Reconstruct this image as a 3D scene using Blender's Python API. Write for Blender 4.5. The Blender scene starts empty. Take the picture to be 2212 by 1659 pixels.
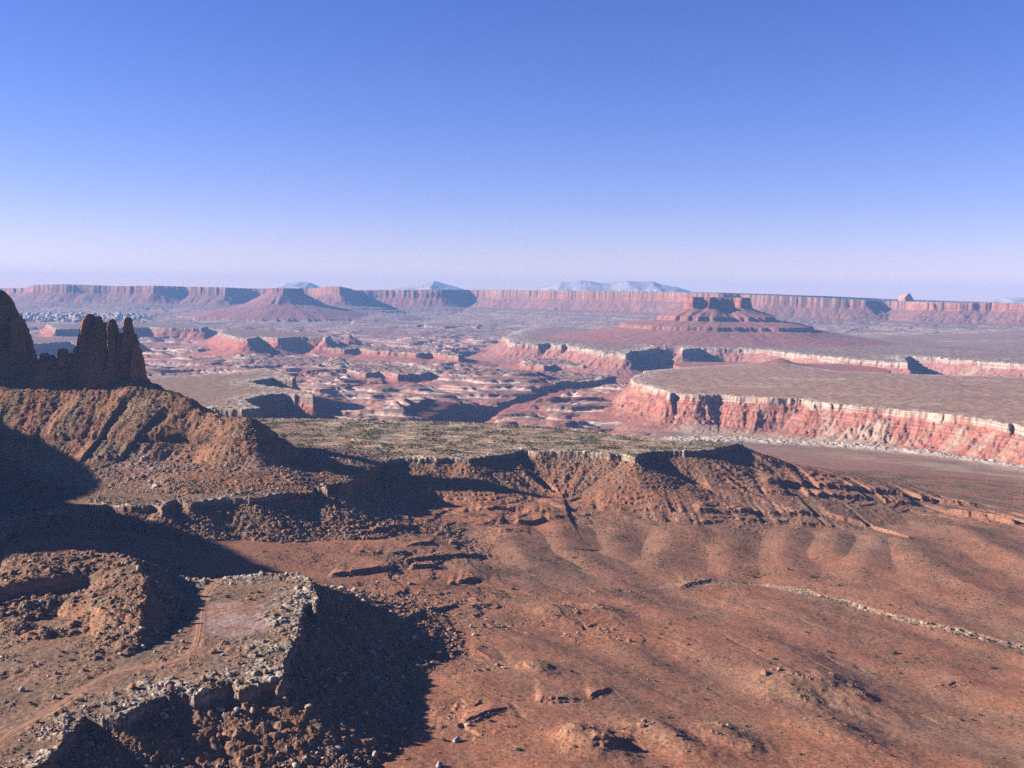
import bpy, math, random, time
import numpy as np
from mathutils import Matrix, Vector
T0 = time.time()
R = math.radians
F4 = np.float32
scene = bpy.context.scene
coll = scene.collection
rng = np.random.default_rng(11)
random.seed(11)

# ------------------------------------------------------------------ camera
FPX = 2335.0 / 1.0271            # focal length in pixels of a 2212 wide picture
CX, CY = 1106.0, 829.5
PITCH = math.atan((852 - 651) / 2335.0)
ROLL = 0.0140
cp, sp = math.cos(PITCH), math.sin(PITCH)
FWD = np.array([0, cp, -sp]); UP0 = np.array([0, sp, cp]); RT0 = np.array([1.0, 0, 0])
UP = UP0 * math.cos(ROLL) - RT0 * math.sin(ROLL)
RT = RT0 * math.cos(ROLL) + UP0 * math.sin(ROLL)
cam_d = bpy.data.cameras.new('camera')
cam = bpy.data.objects.new('camera', cam_d)
coll.objects.link(cam)
cam_d.sensor_width = 36.0
cam_d.lens = FPX / 2212.0 * 36.0
cam_d.clip_start = 1.0
cam_d.clip_end = 200000.0
M = Matrix(((RT[0], UP[0], -FWD[0], 0), (RT[1], UP[1], -FWD[1], 0), (RT[2], UP[2], -FWD[2], 0), (0, 0, 0, 1)))
cam.matrix_world = M
scene.camera = cam


def P(px, py, z):
    """ground point at height z that lies on the ray of a picture position"""
    d = FWD + RT * ((px - CX) / FPX) + UP * ((CY - py) / FPX)
    t = z / d[2]
    return (d[0] * t, d[1] * t)


def PD(px, py, D):
    """point at forward distance D on the ray of a picture position"""
    d = FWD + RT * ((px - CX) / FPX) + UP * ((CY - py) / FPX)
    t = D / d[1]
    return (d[0] * t, D, d[2] * t)


# ------------------------------------------------------------------ light
SUN_EL, SUN_AHEAD = R(22.0), R(2.0)
to_sun = Vector((-math.cos(SUN_AHEAD) * math.cos(SUN_EL), math.sin(SUN_AHEAD) * math.cos(SUN_EL), math.sin(SUN_EL)))
sun_d = bpy.data.lights.new('sun', 'SUN')
sun_d.energy = 5.0
sun_d.angle = R(0.53)
sun_d.color = (1.0, 0.91, 0.80)
sun = bpy.data.objects.new('sun', sun_d)
coll.objects.link(sun)
sun.rotation_euler = to_sun.to_track_quat('Z', 'Y').to_euler()
sun.location = (-300, 0, 400)

world = bpy.data.worlds.new('World')
scene.world = world
world.use_nodes = True
wn = world.node_tree
bg = wn.nodes['Background']
sky = wn.nodes.new('ShaderNodeTexSky')
sky.sky_type = 'NISHITA'
sky.sun_disc = False
sky.sun_elevation = SUN_EL
sky.sun_rotation = math.atan2(to_sun.x, to_sun.y)
sky.altitude = 1800
sky.air_density = 1.1
sky.dust_density = 0.0
sky.ozone_density = 4.6
tint = wn.nodes.new('ShaderNodeMix')
tint.data_type = 'RGBA'
tint.blend_type = 'MULTIPLY'
tint.inputs[0].default_value = 1.0
tint.inputs[7].default_value = (0.90, 0.645, 0.80, 1)
wn.links.new(sky.outputs[0], tint.inputs[6])
hsv = wn.nodes.new('ShaderNodeHueSaturation')
hsv.inputs['Saturation'].default_value = 1.2
wn.links.new(tint.outputs[2], hsv.inputs['Color'])
wn.links.new(hsv.outputs[0], bg.inputs[0])
bg.inputs[1].default_value = 0.05

scene.view_settings.view_transform = 'Standard'
scene.view_settings.look = 'None'
scene.view_settings.exposure = 2.07
scene.view_settings.gamma = 1.0
scene.cycles.use_denoising = False
scene.cycles.max_bounces = 4
scene.cycles.diffuse_bounces = 1
scene.cycles.volume_bounces = 0
scene.cycles.sample_clamp_indirect = 4.0

HAZE_DENSITY = 3.3e-5
HAZE_COLOR = (0.165, 0.315, 0.63, 1)

# ------------------------------------------------------------------ noise
_ang = np.arange(256) * (2 * math.pi / 256)
_gx = np.cos(_ang).astype(F4); _gy = np.sin(_ang).astype(F4)


def _hash(ix, iy, seed):
    h = ix * np.uint32(374761393) + iy * np.uint32(668265263) + np.uint32((seed * 2654435761) & 0xffffffff)
    h ^= h >> np.uint32(13)
    h *= np.uint32(1274126177)
    h ^= h >> np.uint32(16)
    return h


def pn(x, y, seed=0):
    """gradient noise about -0.7..0.7"""
    x = np.asarray(x, F4); y = np.asarray(y, F4)
    out = np.empty(x.shape, F4)
    xf, yf, of = x.ravel(), y.ravel(), out.reshape(-1)
    for k in range(0, xf.size, 262144):
        a, b = xf[k:k + 262144], yf[k:k + 262144]
        fx, fy = np.floor(a), np.floor(b)
        dx, dy = a - fx, b - fy
        ix, iy = fx.astype(np.int32).astype(np.uint32), fy.astype(np.int32).astype(np.uint32)
        wx = dx * dx * dx * (dx * (dx * 6 - 15) + 10)
        wy = dy * dy * dy * (dy * (dy * 6 - 15) + 10)
        one = np.uint32(1)
        def g(jx, jy, ex, ey):
            h = _hash(jx, jy, seed) & np.uint32(255)
            return _gx[h] * ex + _gy[h] * ey
        n00 = g(ix, iy, dx, dy); n10 = g(ix + one, iy, dx - 1, dy)
        n01 = g(ix, iy + one, dx, dy - 1); n11 = g(ix + one, iy + one, dx - 1, dy - 1)
        a0 = n00 + wx * (n10 - n00); a1 = n01 + wx * (n11 - n01)
        of[k:k + 262144] = a0 + wy * (a1 - a0)
    return out


def fbm(x, y, lam, octv=4, seed=0, gain=0.5):
    s = np.zeros(np.shape(x), F4); a, f, t = 1.0, 1.0 / lam, 0.0
    for o in range(octv):
        s += a * pn(x * f + 17.3 * o, y * f - 9.1 * o, seed + o)
        t += a; a *= gain; f *= 2.03
    return s / t * 1.5


def ridged(x, y, lam, octv=4, seed=0, gain=0.5):
    s = np.zeros(np.shape(x), F4); a, f, t = 1.0, 1.0 / lam, 0.0
    for o in range(octv):
        s += a * (1 - np.abs(pn(x * f + 7.7 * o, y * f + 3.1 * o, seed + o)) * 2)
        t += a; a *= gain; f *= 2.03
    return s / t


def cells(x, y, lam, seed=0):
    """Voronoi: (F1, F2-F1, id 0..1), for jointed rock"""
    x = np.asarray(x / lam, F4); y = np.asarray(y / lam, F4)
    fx, fy = np.floor(x), np.floor(y)
    d1 = np.full(x.shape, 9, F4); d2 = d1.copy(); idv = np.zeros(x.shape, F4)
    for i in (-1, 0, 1):
        for j in (-1, 0, 1):
            h = _hash((fx + i).astype(np.int32).astype(np.uint32), (fy + j).astype(np.int32).astype(np.uint32), seed)
            px = fx + i + (h & np.uint32(1023)).astype(F4) / 1023
            py = fy + j + ((h >> np.uint32(10)) & np.uint32(1023)).astype(F4) / 1023
            d = np.hypot(px - x, py - y)
            nid = ((h >> np.uint32(20)) & np.uint32(1023)).astype(F4) / 1023
            c = d < d1
            d2 = np.where(c, d1, np.minimum(d2, d))
            idv = np.where(c, nid, idv)
            d1 = np.where(c, d, d1)
    return d1, d2 - d1, idv


def sst(a, b, x):
    t = np.clip((x - a) / (b - a), 0, 1)
    return t * t * (3 - 2 * t)


def polydist(x, y, pts, closed=True):
    n = len(pts)
    d = np.full(x.shape, 1e9, F4); s = np.zeros(x.shape, F4)
    ins = np.zeros(x.shape, bool); acc = 0.0
    for i in range(n if closed else n - 1):
        ax, ay = pts[i][:2]; bx, by = pts[(i + 1) % n][:2]
        ex, ey = bx - ax, by - ay
        L2 = ex * ex + ey * ey + 1e-9; L = math.sqrt(L2)
        t = np.clip(((x - ax) * ex + (y - ay) * ey) / L2, 0, 1)
        dd = np.hypot(x - ax - t * ex, y - ay - t * ey)
        c = dd < d
        d = np.where(c, dd, d); s = np.where(c, acc + t * L, s)
        if closed:
            if abs(ey) > 1e-9:
                ins ^= ((ay > y) != (by > y)) & (x < (y - ay) * ex / ey + ax)
        acc += L
    return d, s, ins


def ridgeline(x, y, pts):
    """nearest point of a 3D polyline: distance, its height, arc length"""
    d = np.full(x.shape, 1e9, F4); z = np.zeros(x.shape, F4); s = np.zeros(x.shape, F4); acc = 0.0
    for i in range(len(pts) - 1):
        ax, ay, az = pts[i]; bx, by, bz = pts[i + 1]
        ex, ey = bx - ax, by - ay
        L2 = ex * ex + ey * ey + 1e-9; L = math.sqrt(L2)
        t = np.clip(((x - ax) * ex + (y - ay) * ey) / L2, 0, 1)
        dd = np.hypot(x - ax - t * ex, y - ay - t * ey)
        c = dd < d
        d = np.where(c, dd, d); z = np.where(c, az + t * (bz - az), z); s = np.where(c, acc + t * L, s)
        acc += L
    return d, z, s


def terr(h, step, sharp, keep=0.3):
    t = h / step; f = np.floor(t); fr = t - f
    g = f + np.clip((fr - (1 - sharp)) / sharp, 0, 1)
    return (keep * t + (1 - keep) * g) * step


# ------------------------------------------------------------------ the grid (u = x / y, D = forward distance)
RES = 1.0
def seg(a, b, st): return np.arange(a, b, st / RES)
Drow = np.concatenate([seg(330, 520, 4), seg(520, 960, 0.95), seg(960, 1450, 1.3), seg(1450, 2250, 1.9), seg(2250, 3600, 3.2),
                       seg(3600, 5600, 5.0), seg(5600, 10500, 8.5), seg(10500, 17500, 34), seg(17500, 26200, 260)]).astype(F4)
du = 0.88 / 1052.0 / RES
Ucol = np.concatenate([np.arange(-1.40, -0.515, du * 4), np.arange(-0.515, 0.515, du), np.arange(0.515, 0.70, du * 4)]).astype(F4)
NR, NC = len(Drow), len(Ucol)
Y = np.repeat(Drow[:, None], NC, 1)
X = Y * Ucol[None, :]
print('grid', NR, NC, NR * NC)

# regional base: thin plate through points read off the picture
CTRL = [(-250, 1650, -268), (0, 1700, -274), (300, 1700, -288), (600, 1660, -292), (800, 1690, -292), (1100, 1690, -294), (1600, 1690, -302),
        (2212, 1690, -310), (2500, 1600, -320), (950, 1560, -294), (1000, 1430, -297), (1300, 1550, -300), (1300, 1430, -308), (1700, 1560, -312),
        (2100, 1560, -322), (1700, 1430, -322), (2212, 1470, -334), (2212, 1392, -343), (2000, 1350, -341), (1800, 1290, -339), (1640, 1262, -338),
        (1500, 1262, -335), (1350, 1300, -326), (1150, 1320, -314), (1000, 1330, -306), (900, 1290, -305), (850, 1240, -303), (750, 1200, -298),
        (600, 1190, -292), (450, 1180, -285), (300, 1160, -277), (150, 1150, -270), (-100, 1120, -262), (1000, 1200, -313), (1100, 1180, -318), (1250, 1170, -323),
        (1400, 1170, -325), (1550, 1190, -330), (1000, 1085, -300), (1200, 1085, -303), (1400, 1085, -306), (1550, 1080, -310), (870, 1110, -298),
        (1680, 1040, -325), (1750, 1045, -332), (1900, 1075, -333), (2050, 1105, -334), (2212, 1150, -337), (2400, 1180, -338),
        (1700, 1130, -331), (1900, 1180, -335), (2100, 1220, -339), (2212, 1250, -341),
        (1800, 1038, -345), (1800, 1008, -385), (1800, 980, -415), (2000, 1060, -352), (2000, 1020, -395), (2000, 985, -418), (2212, 1095, -350),
        (2212, 1045, -400), (2212, 1012, -418), (2450, 1030, -418), (1650, 972, -418), (1550, 962, -428), (1700, 1005, -380),
        (1500, 930, -440), (1400, 935, -440), (1250, 920, -448), (1100, 905, -450), (900, 900, -450), (750, 895, -445), (1300, 880, -448),
        (1200, 870, -450), (1300, 850, -445), (900, 860, -448), (750, 860, -445), (600, 900, -420), (1100, 830, -450), (900, 825, -445),
        (700, 815, -440), (1300, 810, -450), (500, 800, -440), (350, 790, -440), (200, 790, -440), (0, 790, -440), (-200, 790, -440),
        (1200, 785, -448), (1000, 775, -445), (800, 770, -440), (600, 775, -440), (400, 770, -440), (200, 760, -430), (0, 760, -430),
        (1000, 745, -440), (850, 740, -440), (700, 745, -440), (450, 745, -440), (1060, 735, -430), (1000, 722, -420), (900, 722, -420),
        (700, 722, -410), (500, 715, -400), (850, 710, -390), (1050, 715, -390), (300, 720, -420), (0, 730, -420),
        (1000, 700, -335), (800, 695, -335), (600, 690, -335), (300, 690, -340), (0, 700, -350), (1200, 700, -332), (1500, 720, -332),
        (1900, 740, -332), (2212, 755, -332), (2500, 760, -332), (1500, 800, -440), (1900, 800, -440), (2212, 803, -440), (1700, 805, -440), (1450, 810, -445), (2500, 808, -440),
        (-200, 672, -340), (0, 672, -340), (300, 672, -335), (700, 675, -335), (1100, 680, -330), (1500, 690, -330), (1900, 697, -330), (2212, 700, -330), (2500, 705, -330),
        (0, 645, -330), (600, 650, -330), (1100, 655, -330), (1600, 665, -330), (2212, 672, -330)]
cw = np.array([P(a, b, c) + (c,) for a, b, c in CTRL])
cq = np.stack([cw[:, 0] / cw[:, 1] * 3, np.log(cw[:, 1])], 1)


def tps(r2): return np.where(r2 > 1e-12, 0.5 * r2 * np.log(np.maximum(r2, 1e-12)), 0)


K = tps(((cq[:, None] - cq[None]) ** 2).sum(-1)) + np.eye(len(cq)) * 0.002
Q = np.concatenate([np.ones((len(cq), 1)), cq], 1)
A = np.block([[K, Q], [Q.T, np.zeros((3, 3))]])
wts = np.linalg.solve(A, np.concatenate([cw[:, 2], np.zeros(3)]))
uc = np.linspace(Ucol[0], Ucol[-1], 150); lc = np.linspace(math.log(Drow[0]), math.log(Drow[-1]), 260)
gq = np.stack(np.meshgrid(uc * 3, lc), -1).reshape(-1, 2)
zc = (tps(((gq[:, None] - cq[None]) ** 2).sum(-1)) @ wts[:len(cq)] + wts[-3] + gq @ wts[-2:]).reshape(260, 150)
fi = np.interp(np.log(Drow), lc, np.arange(260)); fj = np.interp(Ucol, uc, np.arange(150))
i0 = np.minimum(fi.astype(int), 258); j0 = np.minimum(fj.astype(int), 148)
ti = (fi - i0)[:, None]; tj = (fj - j0)[None]
H = (zc[i0][:, j0] * (1 - ti) * (1 - tj) + zc[i0 + 1][:, j0] * ti * (1 - tj) + zc[i0][:, j0 + 1] * (1 - ti) * tj + zc[i0 + 1][:, j0 + 1] * ti * tj).astype(F4)
H = np.where(Y > 17500, -330, H).astype(F4)
del zc, gq
BASE = H.copy()
# picture column and row of every base vertex (only used to say where in the place a kind of ground lies)
PX = CX + FPX * (X / Y)
print('base', time.time() - T0)

COL = np.empty((NR, NC, 3), F4)
VEG = np.zeros((NR, NC), F4)       # how densely scrub grows
BLD = np.zeros((NR, NC), F4)       # how densely boulders lie
REG = np.zeros((NR, NC), np.uint8)  # which named piece of the land


def lerp(a, b, t):
    return np.asarray(a, F4) * (1 - t[..., None]) + np.asarray(b, F4) * t[..., None]


RED = (0.375, 0.152, 0.087); RED2 = (0.30, 0.150, 0.098); BROWN = (0.235, 0.150, 0.100); GREYBR = (0.20, 0.150, 0.115)
WHITE = (0.56, 0.48, 0.40); CREAM = (0.58, 0.42, 0.31); CLIFF = (0.36, 0.125, 0.085); TALUS = (0.235, 0.150, 0.095); SAGE = (0.300, 0.215, 0.140)
PINK = (0.36, 0.20, 0.16); DUST = (0.34, 0.17, 0.105)

# ---------------- base colours
nA = fbm(X, Y, 260, 4, 3); nB = fbm(X, Y, 40, 3, 9)
COL[:] = lerp(RED, RED2, np.clip(0.5 + nA * 0.9 + nB * 0.4, 0, 1))
far = sst(2000, 3200, Y)
COL[:] = COL * (1 - far[..., None]) + lerp((0.29, 0.165, 0.122), (0.23, 0.16, 0.125), np.clip(0.5 + nA, 0, 1)) * far[..., None]
VEG[:] = 0.5 * (1 - far) + 0.1

# ---------------- red basin: long swells that run toward the wash, small gullies
near = 1 - sst(1500, 2100, Y)
nearb = near * sst(-0.17, -0.02, Ucol)[None, :]
ax, ay = 0.50, -0.866           # axis of the spurs
s_al = X * ax + Y * ay; s_pr = X * -ay + Y * ax
sw = 0.5 + 0.62 * fbm(s_pr + 25 * fbm(X, Y, 160, 2, 21), s_al * 0.33, 95, 2, 31, 0.4)
H += nearb * (sw - 0.55) * 10.5
H += nearb * fbm(X, Y, 320, 2, 5) * 7
gul = ridged(s_pr + 12 * fbm(X, Y, 70, 2, 22), s_al * 0.22, 46, 3, 41)
H -= nearb * sst(0.78, 1.0, gul) * 0.8 * sst(-0.2, 0.3, fbm(X, Y, 110, 2, 43))
H += nearb * fbm(X, Y, 18, 3, 6) * 0.55
# greyer slopes and gully floors
COL[:] = COL * (1 - (0.45 * nearb * sst(0.45, 0.9, 1 - sw))[..., None]) + np.array(GREYBR, F4) * (0.45 * nearb * sst(0.45, 0.9, 1 - sw))[..., None]
COL[:] = COL * (1 - (0.35 * nearb * sst(0.6, 1.0, gul))[..., None]) + np.array((0.27, 0.185, 0.12), F4) * (0.35 * nearb * sst(0.6, 1.0, gul))[..., None]

# spurs in front of the broken ledges
spz = near * sst(0.10, 0.2, Ucol)[None, :] * sst(1080, 1280, Y) * (1 - sst(1650, 1800, Y))
spur = 0.55 + 0.6 * fbm(s_pr + 22 * fbm(X, Y, 120, 2, 51), s_al * 0.25 + 300, 105, 2, 52, 0.35)
H += spz * (spur - 0.55) * 6

# dry wash
WASH = [P(*p) for p in [(1180, 1290, -322), (1300, 1285, -327), (1420, 1268, -333), (1500, 1263, -335), (1640, 1262, -338), (1730, 1278, -339), (1800, 1293, -340), (1860, 1310, -340),
                        (1960, 1336, -341), (2060, 1358, -342), (2212, 1390, -343), (2500, 1450, -345)]]
m = np.where((Y[:, 0] > 750) & (Y[:, 0] < 1450))[0]; a, b = m[0], m[-1] + 1
d, s, _ = polydist(X[a:b], Y[a:b], WASH, False)
d = d + fbm(X[a:b], Y[a:b], 40, 3, 61) * 9
wdt = 7 + 13 * sst(430, 620, s)
wm = (1 - sst(0.6, 1.2, d / wdt)) * sst(80, 320, s)
H[a:b] -= wm * 1.6
c1, e1, id1 = cells(X[a:b], Y[a:b] * 1.3, 6, 5)
H[a:b] += wm * sst(250, 420, s) * (id1 - 0.35) * 2.8 * sst(0.03, 0.15, e1)
wc = lerp((0.40, 0.25, 0.155), (0.50, 0.37, 0.25), id1)
COL[a:b] = COL[a:b] * (1 - wm[..., None] * 0.85) + wc * wm[..., None] * 0.85
VEG[a:b] = np.maximum(VEG[a:b], wm * 0.25)
REG[a:b][wm > 0.5] = 2
print('basin', time.time() - T0)


# ------------------------------------------------------------------ tools for tablelands
def rows(d0, d1):
    return int(np.searchsorted(Drow, d0)), int(np.searchsorted(Drow, d1))


def mesa(poly, prof, cols, pad, edge=(6, 50), flute=(2.5, 9), gully=(0, 30), topn=1.5, reg=0, rim_white=0, rimw=20, top_veg=0.3, tal_bld=0.5, top=None, seed=0, capcols=None):
    """flat-topped land: polygon at height z, profile of (distance out, drop), colours (top, cliff, slope)"""
    z = top if top is not None else poly[0][2]
    prof = list(prof) + [(max(pad, prof[-1][0] + 60), prof[-1][1] + 45)]
    xs = np.array([p[0] for p in poly]); ys = np.array([p[1] for p in poly])
    a, b = rows(ys.min() - pad, ys.max() + pad)
    if b <= a: return
    x, y = X[a:b], Y[a:b]
    mm = (x > xs.min() - pad) & (x < xs.max() + pad)
    jj = np.where(mm.any(0))[0]
    if len(jj) == 0: return
    c, e = jj[0], jj[-1] + 1
    x, y = x[:, c:e], y[:, c:e]
    d, s, ins = polydist(x, y, poly)
    d = np.where(ins, -d, d)
    d = d + edge[0] * fbm(x, y, edge[1], 4, 100 + seed)
    cut = np.abs(d) < pad
    fl = flute[0] * (ridged(x, y, flute[1], 3, 120 + seed) - 0.5) * 2
    d1 = d + fl * sst(-6, 2, d)
    if gully[0]:
        gl = ridged(s + 10 * fbm(x, y, 60, 2, 130 + seed), d * 0.12, gully[1], 3, 131 + seed)
        d1 = d1 + gully[0] * (gl - 0.6) * sst(prof[1][0] + 2, prof[1][0] + 40, d)
    drop = np.interp(d1, [p[0] for p in prof], [p[1] for p in prof]).astype(F4)
    zz = z - drop + topn * fbm(x, y, 45, 4, 140 + seed) * sst(0, -12, d) + sst(prof[1][0], prof[1][0] + 10, d1) * fbm(x, y, 9, 2, 150 + seed) * 0.8
    if rim_white:
        rw = sst(-rimw, -2, d1 + rimw * 0.8 * fbm(x, y, 30, 3, 160 + seed)) * (d1 < prof[1][0] + 4)
        _, ee, idd = cells(x + 3 * fbm(x, y, 20, 2, 7), y * 1.5, rim_white, 170 + seed)
        zz = zz + rw * (idd - 0.45) * rim_white * 0.30 * sst(0.02, 0.12, ee) * sst(prof[1][0] + 3, -2, d1)
    h = H[a:b, c:e]
    up = (zz > h) & (d1 < pad)
    h[up] = zz[up]
    n = fbm(x, y, 25, 3, 180 + seed)
    ctop = lerp(cols[0], np.array(cols[0]) * np.array((1.12, 0.92, 0.86)), np.clip(0.5 + n + fbm(x, y, 130, 3, 181 + seed), 0, 1))
    if rim_white:
        wmix = rw * np.clip(0.1 + 0.9 * idd, 0, 1) * sst(-0.45, 0.15, fbm(x, y, 38, 3, 182 + seed))
        ctop = lerp(ctop, WHITE, np.clip(wmix, 0, 1))
    ccl = lerp(cols[1], np.array(cols[1]) * 0.72, np.clip(0.5 + n * 1.3, 0, 1))
    if capcols is not None:      # pale caprock above
        ccl = lerp(capcols, ccl, sst(capcols_drop(prof) * 0.9, capcols_drop(prof) * 1.05, drop))
    cta = lerp(cols[2], np.array(cols[2]) * np.array((1.22, 0.86, 0.74)), np.clip(0.5 + n * 1.1, 0, 1))
    cd = prof[1][0]
    cc = lerp(ctop, ccl, sst(-1.5, 0.5, d1)) if False else ctop * (1 - sst(-1.0, 0.6, d1)[..., None]) + ccl * sst(-1.0, 0.6, d1)[..., None]
    k = sst(cd, cd + 5, d1 + edge[0] * 0.9 * fbm(s, d * 0.3, edge[1] * 0.9, 4, 190 + seed))[..., None]
    cc = cc * (1 - k) + cta * k
    COL[a:b, c:e][up] = cc[up]
    tz = sst(cd, cd + 4, d1)
    VEG[a:b, c:e][up] = (top_veg * (1 - tz) + 0.2 * tz)[up]
    fade = sst(prof[-1][0] * 1.05, prof[1][0] + 10, d1)
    BLD[a:b, c:e][up] = np.maximum(tal_bld * tz * (0.35 + 0.65 * fade), 0)[up]
    if rim_white:
        BLD[a:b, c:e][up] = np.maximum(BLD[a:b, c:e], rw * 0.9 * tal_bld)[up]
    if reg:
        REG[a:b, c:e][up & (d1 < cd + 8)] = reg
    return


def capcols_drop(prof): return prof[1][1]


def VP(lst, z): return [P(px, py, z) + (z,) for px, py in lst]


# ------------------------------------------------------------------ far tableland with its long cliff
RIM = [(-500, 622, 15500), (-150, 622, 15500), (0, 622.5, 15500), (60, 622, 15300), (64, 617, 14200), (72, 615.5, 13900), (145, 614, 13700), (242, 618, 13900), (330, 617, 13500), (400, 619, 13900), (487, 621, 13600), (540, 623, 14200), (600, 624, 14200),
       (669, 623, 14000), (700, 618.5, 13000), (736, 619, 12700), (755, 622, 13000), (775, 627, 14300), (830, 626, 14300), (903, 626.5, 13900), (953, 625, 13700), (985, 626, 14100), (1014, 626, 14700), (1050, 626, 14500), (1085, 626, 13900), (1137, 627, 13600),
       (1200, 627.5, 12900), (1271, 628, 12500), (1372, 629, 11900), (1440, 630, 11600), (1476, 632, 11200), (1556, 634, 10900), (1600, 636, 11300), (1660, 638, 10900), (1773, 643, 10600), (1873, 648, 10500), (1910, 650, 10900), (1960, 651, 10700), (2000, 652, 10200), (2060, 653.5, 10100), (2141, 653.5, 10000), (2212, 655.5, 9700), (2400, 661, 9500), (2800, 668, 9300)]
a, b = rows(6800, 30000)
x, y = X[a:b], Y[a:b]
_D = np.array([p[2] for p in RIM], float)
_S = np.convolve(np.pad(_D, 4, mode='edge'), np.ones(9) / 9, 'valid')
RIM = [(p[0], p[1], float(0.45 * a_ + 0.55 * b_)) for p, a_, b_ in zip(RIM, _D, _S)]
rim3 = [PD(*p) for p in RIM]
d, zr, s = ridgeline(x, y, rim3)
# side of the line: beyond it is the tableland
ru = np.array([p[0] / p[1] for p in rim3]); rd = np.array([p[1] for p in rim3])
beyond = y > np.interp(x / y, ru, rd)
d = np.where(beyond, -d, d)
d = d + 75 * fbm(x, y, 900, 4, 201) + 40 * (ridged(x, y, 260, 3, 202) - 0.5)
flt = 16 * (ridged(x, y, 75, 3, 203) - 0.5) * 2
d1 = d + flt
bench = np.interp(s, [0, 4000, 9000, 20000], [1, 1, 1, 1])
prof = [(-1e5, -0), (0, 0), (14, 78), (30, 88), (260, 190), (300, 205), (520, 222), (560, 238), (900, 268), (1400, 300), (1900, 330)]
drop = np.interp(d1 + 55 * (ridged(s * 1.0, d * 0.15, 260, 3, 205) - 0.6) * sst(20, 200, d), [p[0] for p in prof], [p[1] for p in prof]).astype(F4)
zz = zr - drop * (330 + zr) / 330.0 + fbm(x, y, 60, 3, 206) * 3 * sst(30, 120, d) + sst(-30, -400, d) * fbm(x, y, 800, 3, 207) * 4
zz = np.where(beyond & (y > 16500), np.minimum(zz, zr), zz)
zz = np.where(beyond, zz - 0.006 * np.maximum(-d - 150, 0), zz)
h = H[a:b]
up = (zz > h)
h[up] = zz[up]
n = fbm(x, y, 240, 4, 208)
ct = lerp((0.25, 0.17, 0.125), (0.33, 0.22, 0.16), np.clip(0.5 + n, 0, 1))
cc = lerp((0.40, 0.165, 0.105), (0.30, 0.115, 0.08), np.clip(0.5 + fbm(s, s * 0, 90, 3, 209) * 1.4, 0, 1))
cs = lerp((0.30, 0.135, 0.105), (0.24, 0.135, 0.115), np.clip(0.4 + n, 0, 1))
cl = lerp((0.215, 0.145, 0.13), (0.28, 0.18, 0.15), np.clip(0.5 + n * 1.2, 0, 1))
k1 = sst(-8, 4, d1)[..., None]; k2 = sst(18, 34, d1)[..., None]; k3 = sst(230, 420, d1 + 60 * n)[..., None]
cc = (ct * (1 - k1) + cc * k1); cc = cc * (1 - k2) + cs * k2; cc = cc * (1 - k3) + cl * k3
st = sst(0.25, 0.6, fbm(x * 0.25, zz * 14, 60, 3, 210)) * 0.5
cc = cc * (1 - (st * k3[..., 0])[..., None]) + np.array((0.42, 0.33, 0.28), F4) * (st * k3[..., 0])[..., None]
COL[a:b][up] = cc[up]
VEG[a:b][up] = 0.1
REG[a:b][up & (d1 < 700)] = 5
print('plateau', time.time() - T0)

# ------------------------------------------------------------------ dissected canyon country
a, b = rows(2500, 15500)
x, y = X[a:b], Y[a:b]
u = x / y
zone = sst(2500, 3000, y) * (1 - sst(9000, 11000, y)) * (1 - sst(0.09, 0.16, u))
zone = np.maximum(zone, 0.35 * sst(4700, 5200, y) * (1 - sst(5800, 6500, y)) * sst(0.1, 0.2, u))
wx = x + 260 * fbm(x, y, 1100, 3, 301); wy = y + 260 * fbm(x, y, 1100, 3, 302)
n1 = fbm(wx * 0.62 + 0.2 * wy, wy * 0.9, 540, 6, 303, 0.54)
n2 = 1 - ridged(wx, wy, 1300, 4, 304)
n3 = fbm(wx * 0.38 + 0.25 * wy, wy * 1.2, 125, 4, 305, 0.55)
raw = BASE[a:b] + n1 * 84 - sst(0.5, 0.1, n2) * 34 + n3 * 34 + 14
raw = np.minimum(raw, -332 + 5 * n3)
t1 = 0.6 * (terr(raw + 7.0, 23.0, 0.16, 0.12) - 7.0) + 0.4 * terr(raw, 11.5, 0.2, 0.15)
# low steps on the plain in front of the plateau
zone2 = sst(8200, 9200, y) * (1 - sst(13500, 15000, y))
raw2 = H[a:b] + 15 * fbm(wx, wy * 0.7, 620, 5, 307, 0.55) - sst(0.4, 0.1, n2) * 14
t2 = terr(raw2, 8.0, 0.2, 0.2)
h = H[a:b]
plat = REG[a:b] == 5
hz = h * (1 - zone) + t1 * zone
zone2 = zone2 * (1 - zone)
hz = hz * (1 - zone2) + t2 * zone2
h[~plat] = hz[~plat]
def ledge_colour(fr, lo, hi, nz):
    return sst(lo - 0.16, lo, fr) * (1 - sst(hi, hi + 0.08, fr)) * nz
fr = ((raw + 7.0) / 23.0) % 1.0; fr1 = (raw / 11.5) % 1.0; fr2 = (raw2 / 8.0) % 1.0
nz = sst(-0.3, 0.15, fbm(wx, wy, 330, 3, 306)); nz1 = sst(0.0, 0.35, fbm(wx, wy, 210, 3, 308))
edge_w = np.maximum(ledge_colour(fr, 0.68, 0.84, nz), 0.9 * ledge_colour(fr1, 0.62, 0.80, nz1))
ccol = lerp((0.36, 0.185, 0.145), (0.25, 0.165, 0.135), np.clip(0.5 + n3 * 1.2, 0, 1))
k = np.maximum(sst(0.84, 0.9, fr), 0.7 * sst(0.80, 0.86, fr1))[..., None]
ccol = ccol * (1 - k) + np.array((0.36, 0.135, 0.10), F4) * k
ccol = ccol * (1 - 0.9 * edge_w[..., None]) + np.array((0.70, 0.56, 0.46), F4) * (0.9 * edge_w[..., None])
c2 = lerp((0.235, 0.165, 0.14), (0.31, 0.17, 0.135), np.clip(0.5 + 1.4 * fbm(wx, wy * 0.5, 500, 4, 309), 0, 1))
e2 = (ledge_colour(fr2, 0.62, 0.78, nz))[..., None]
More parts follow.
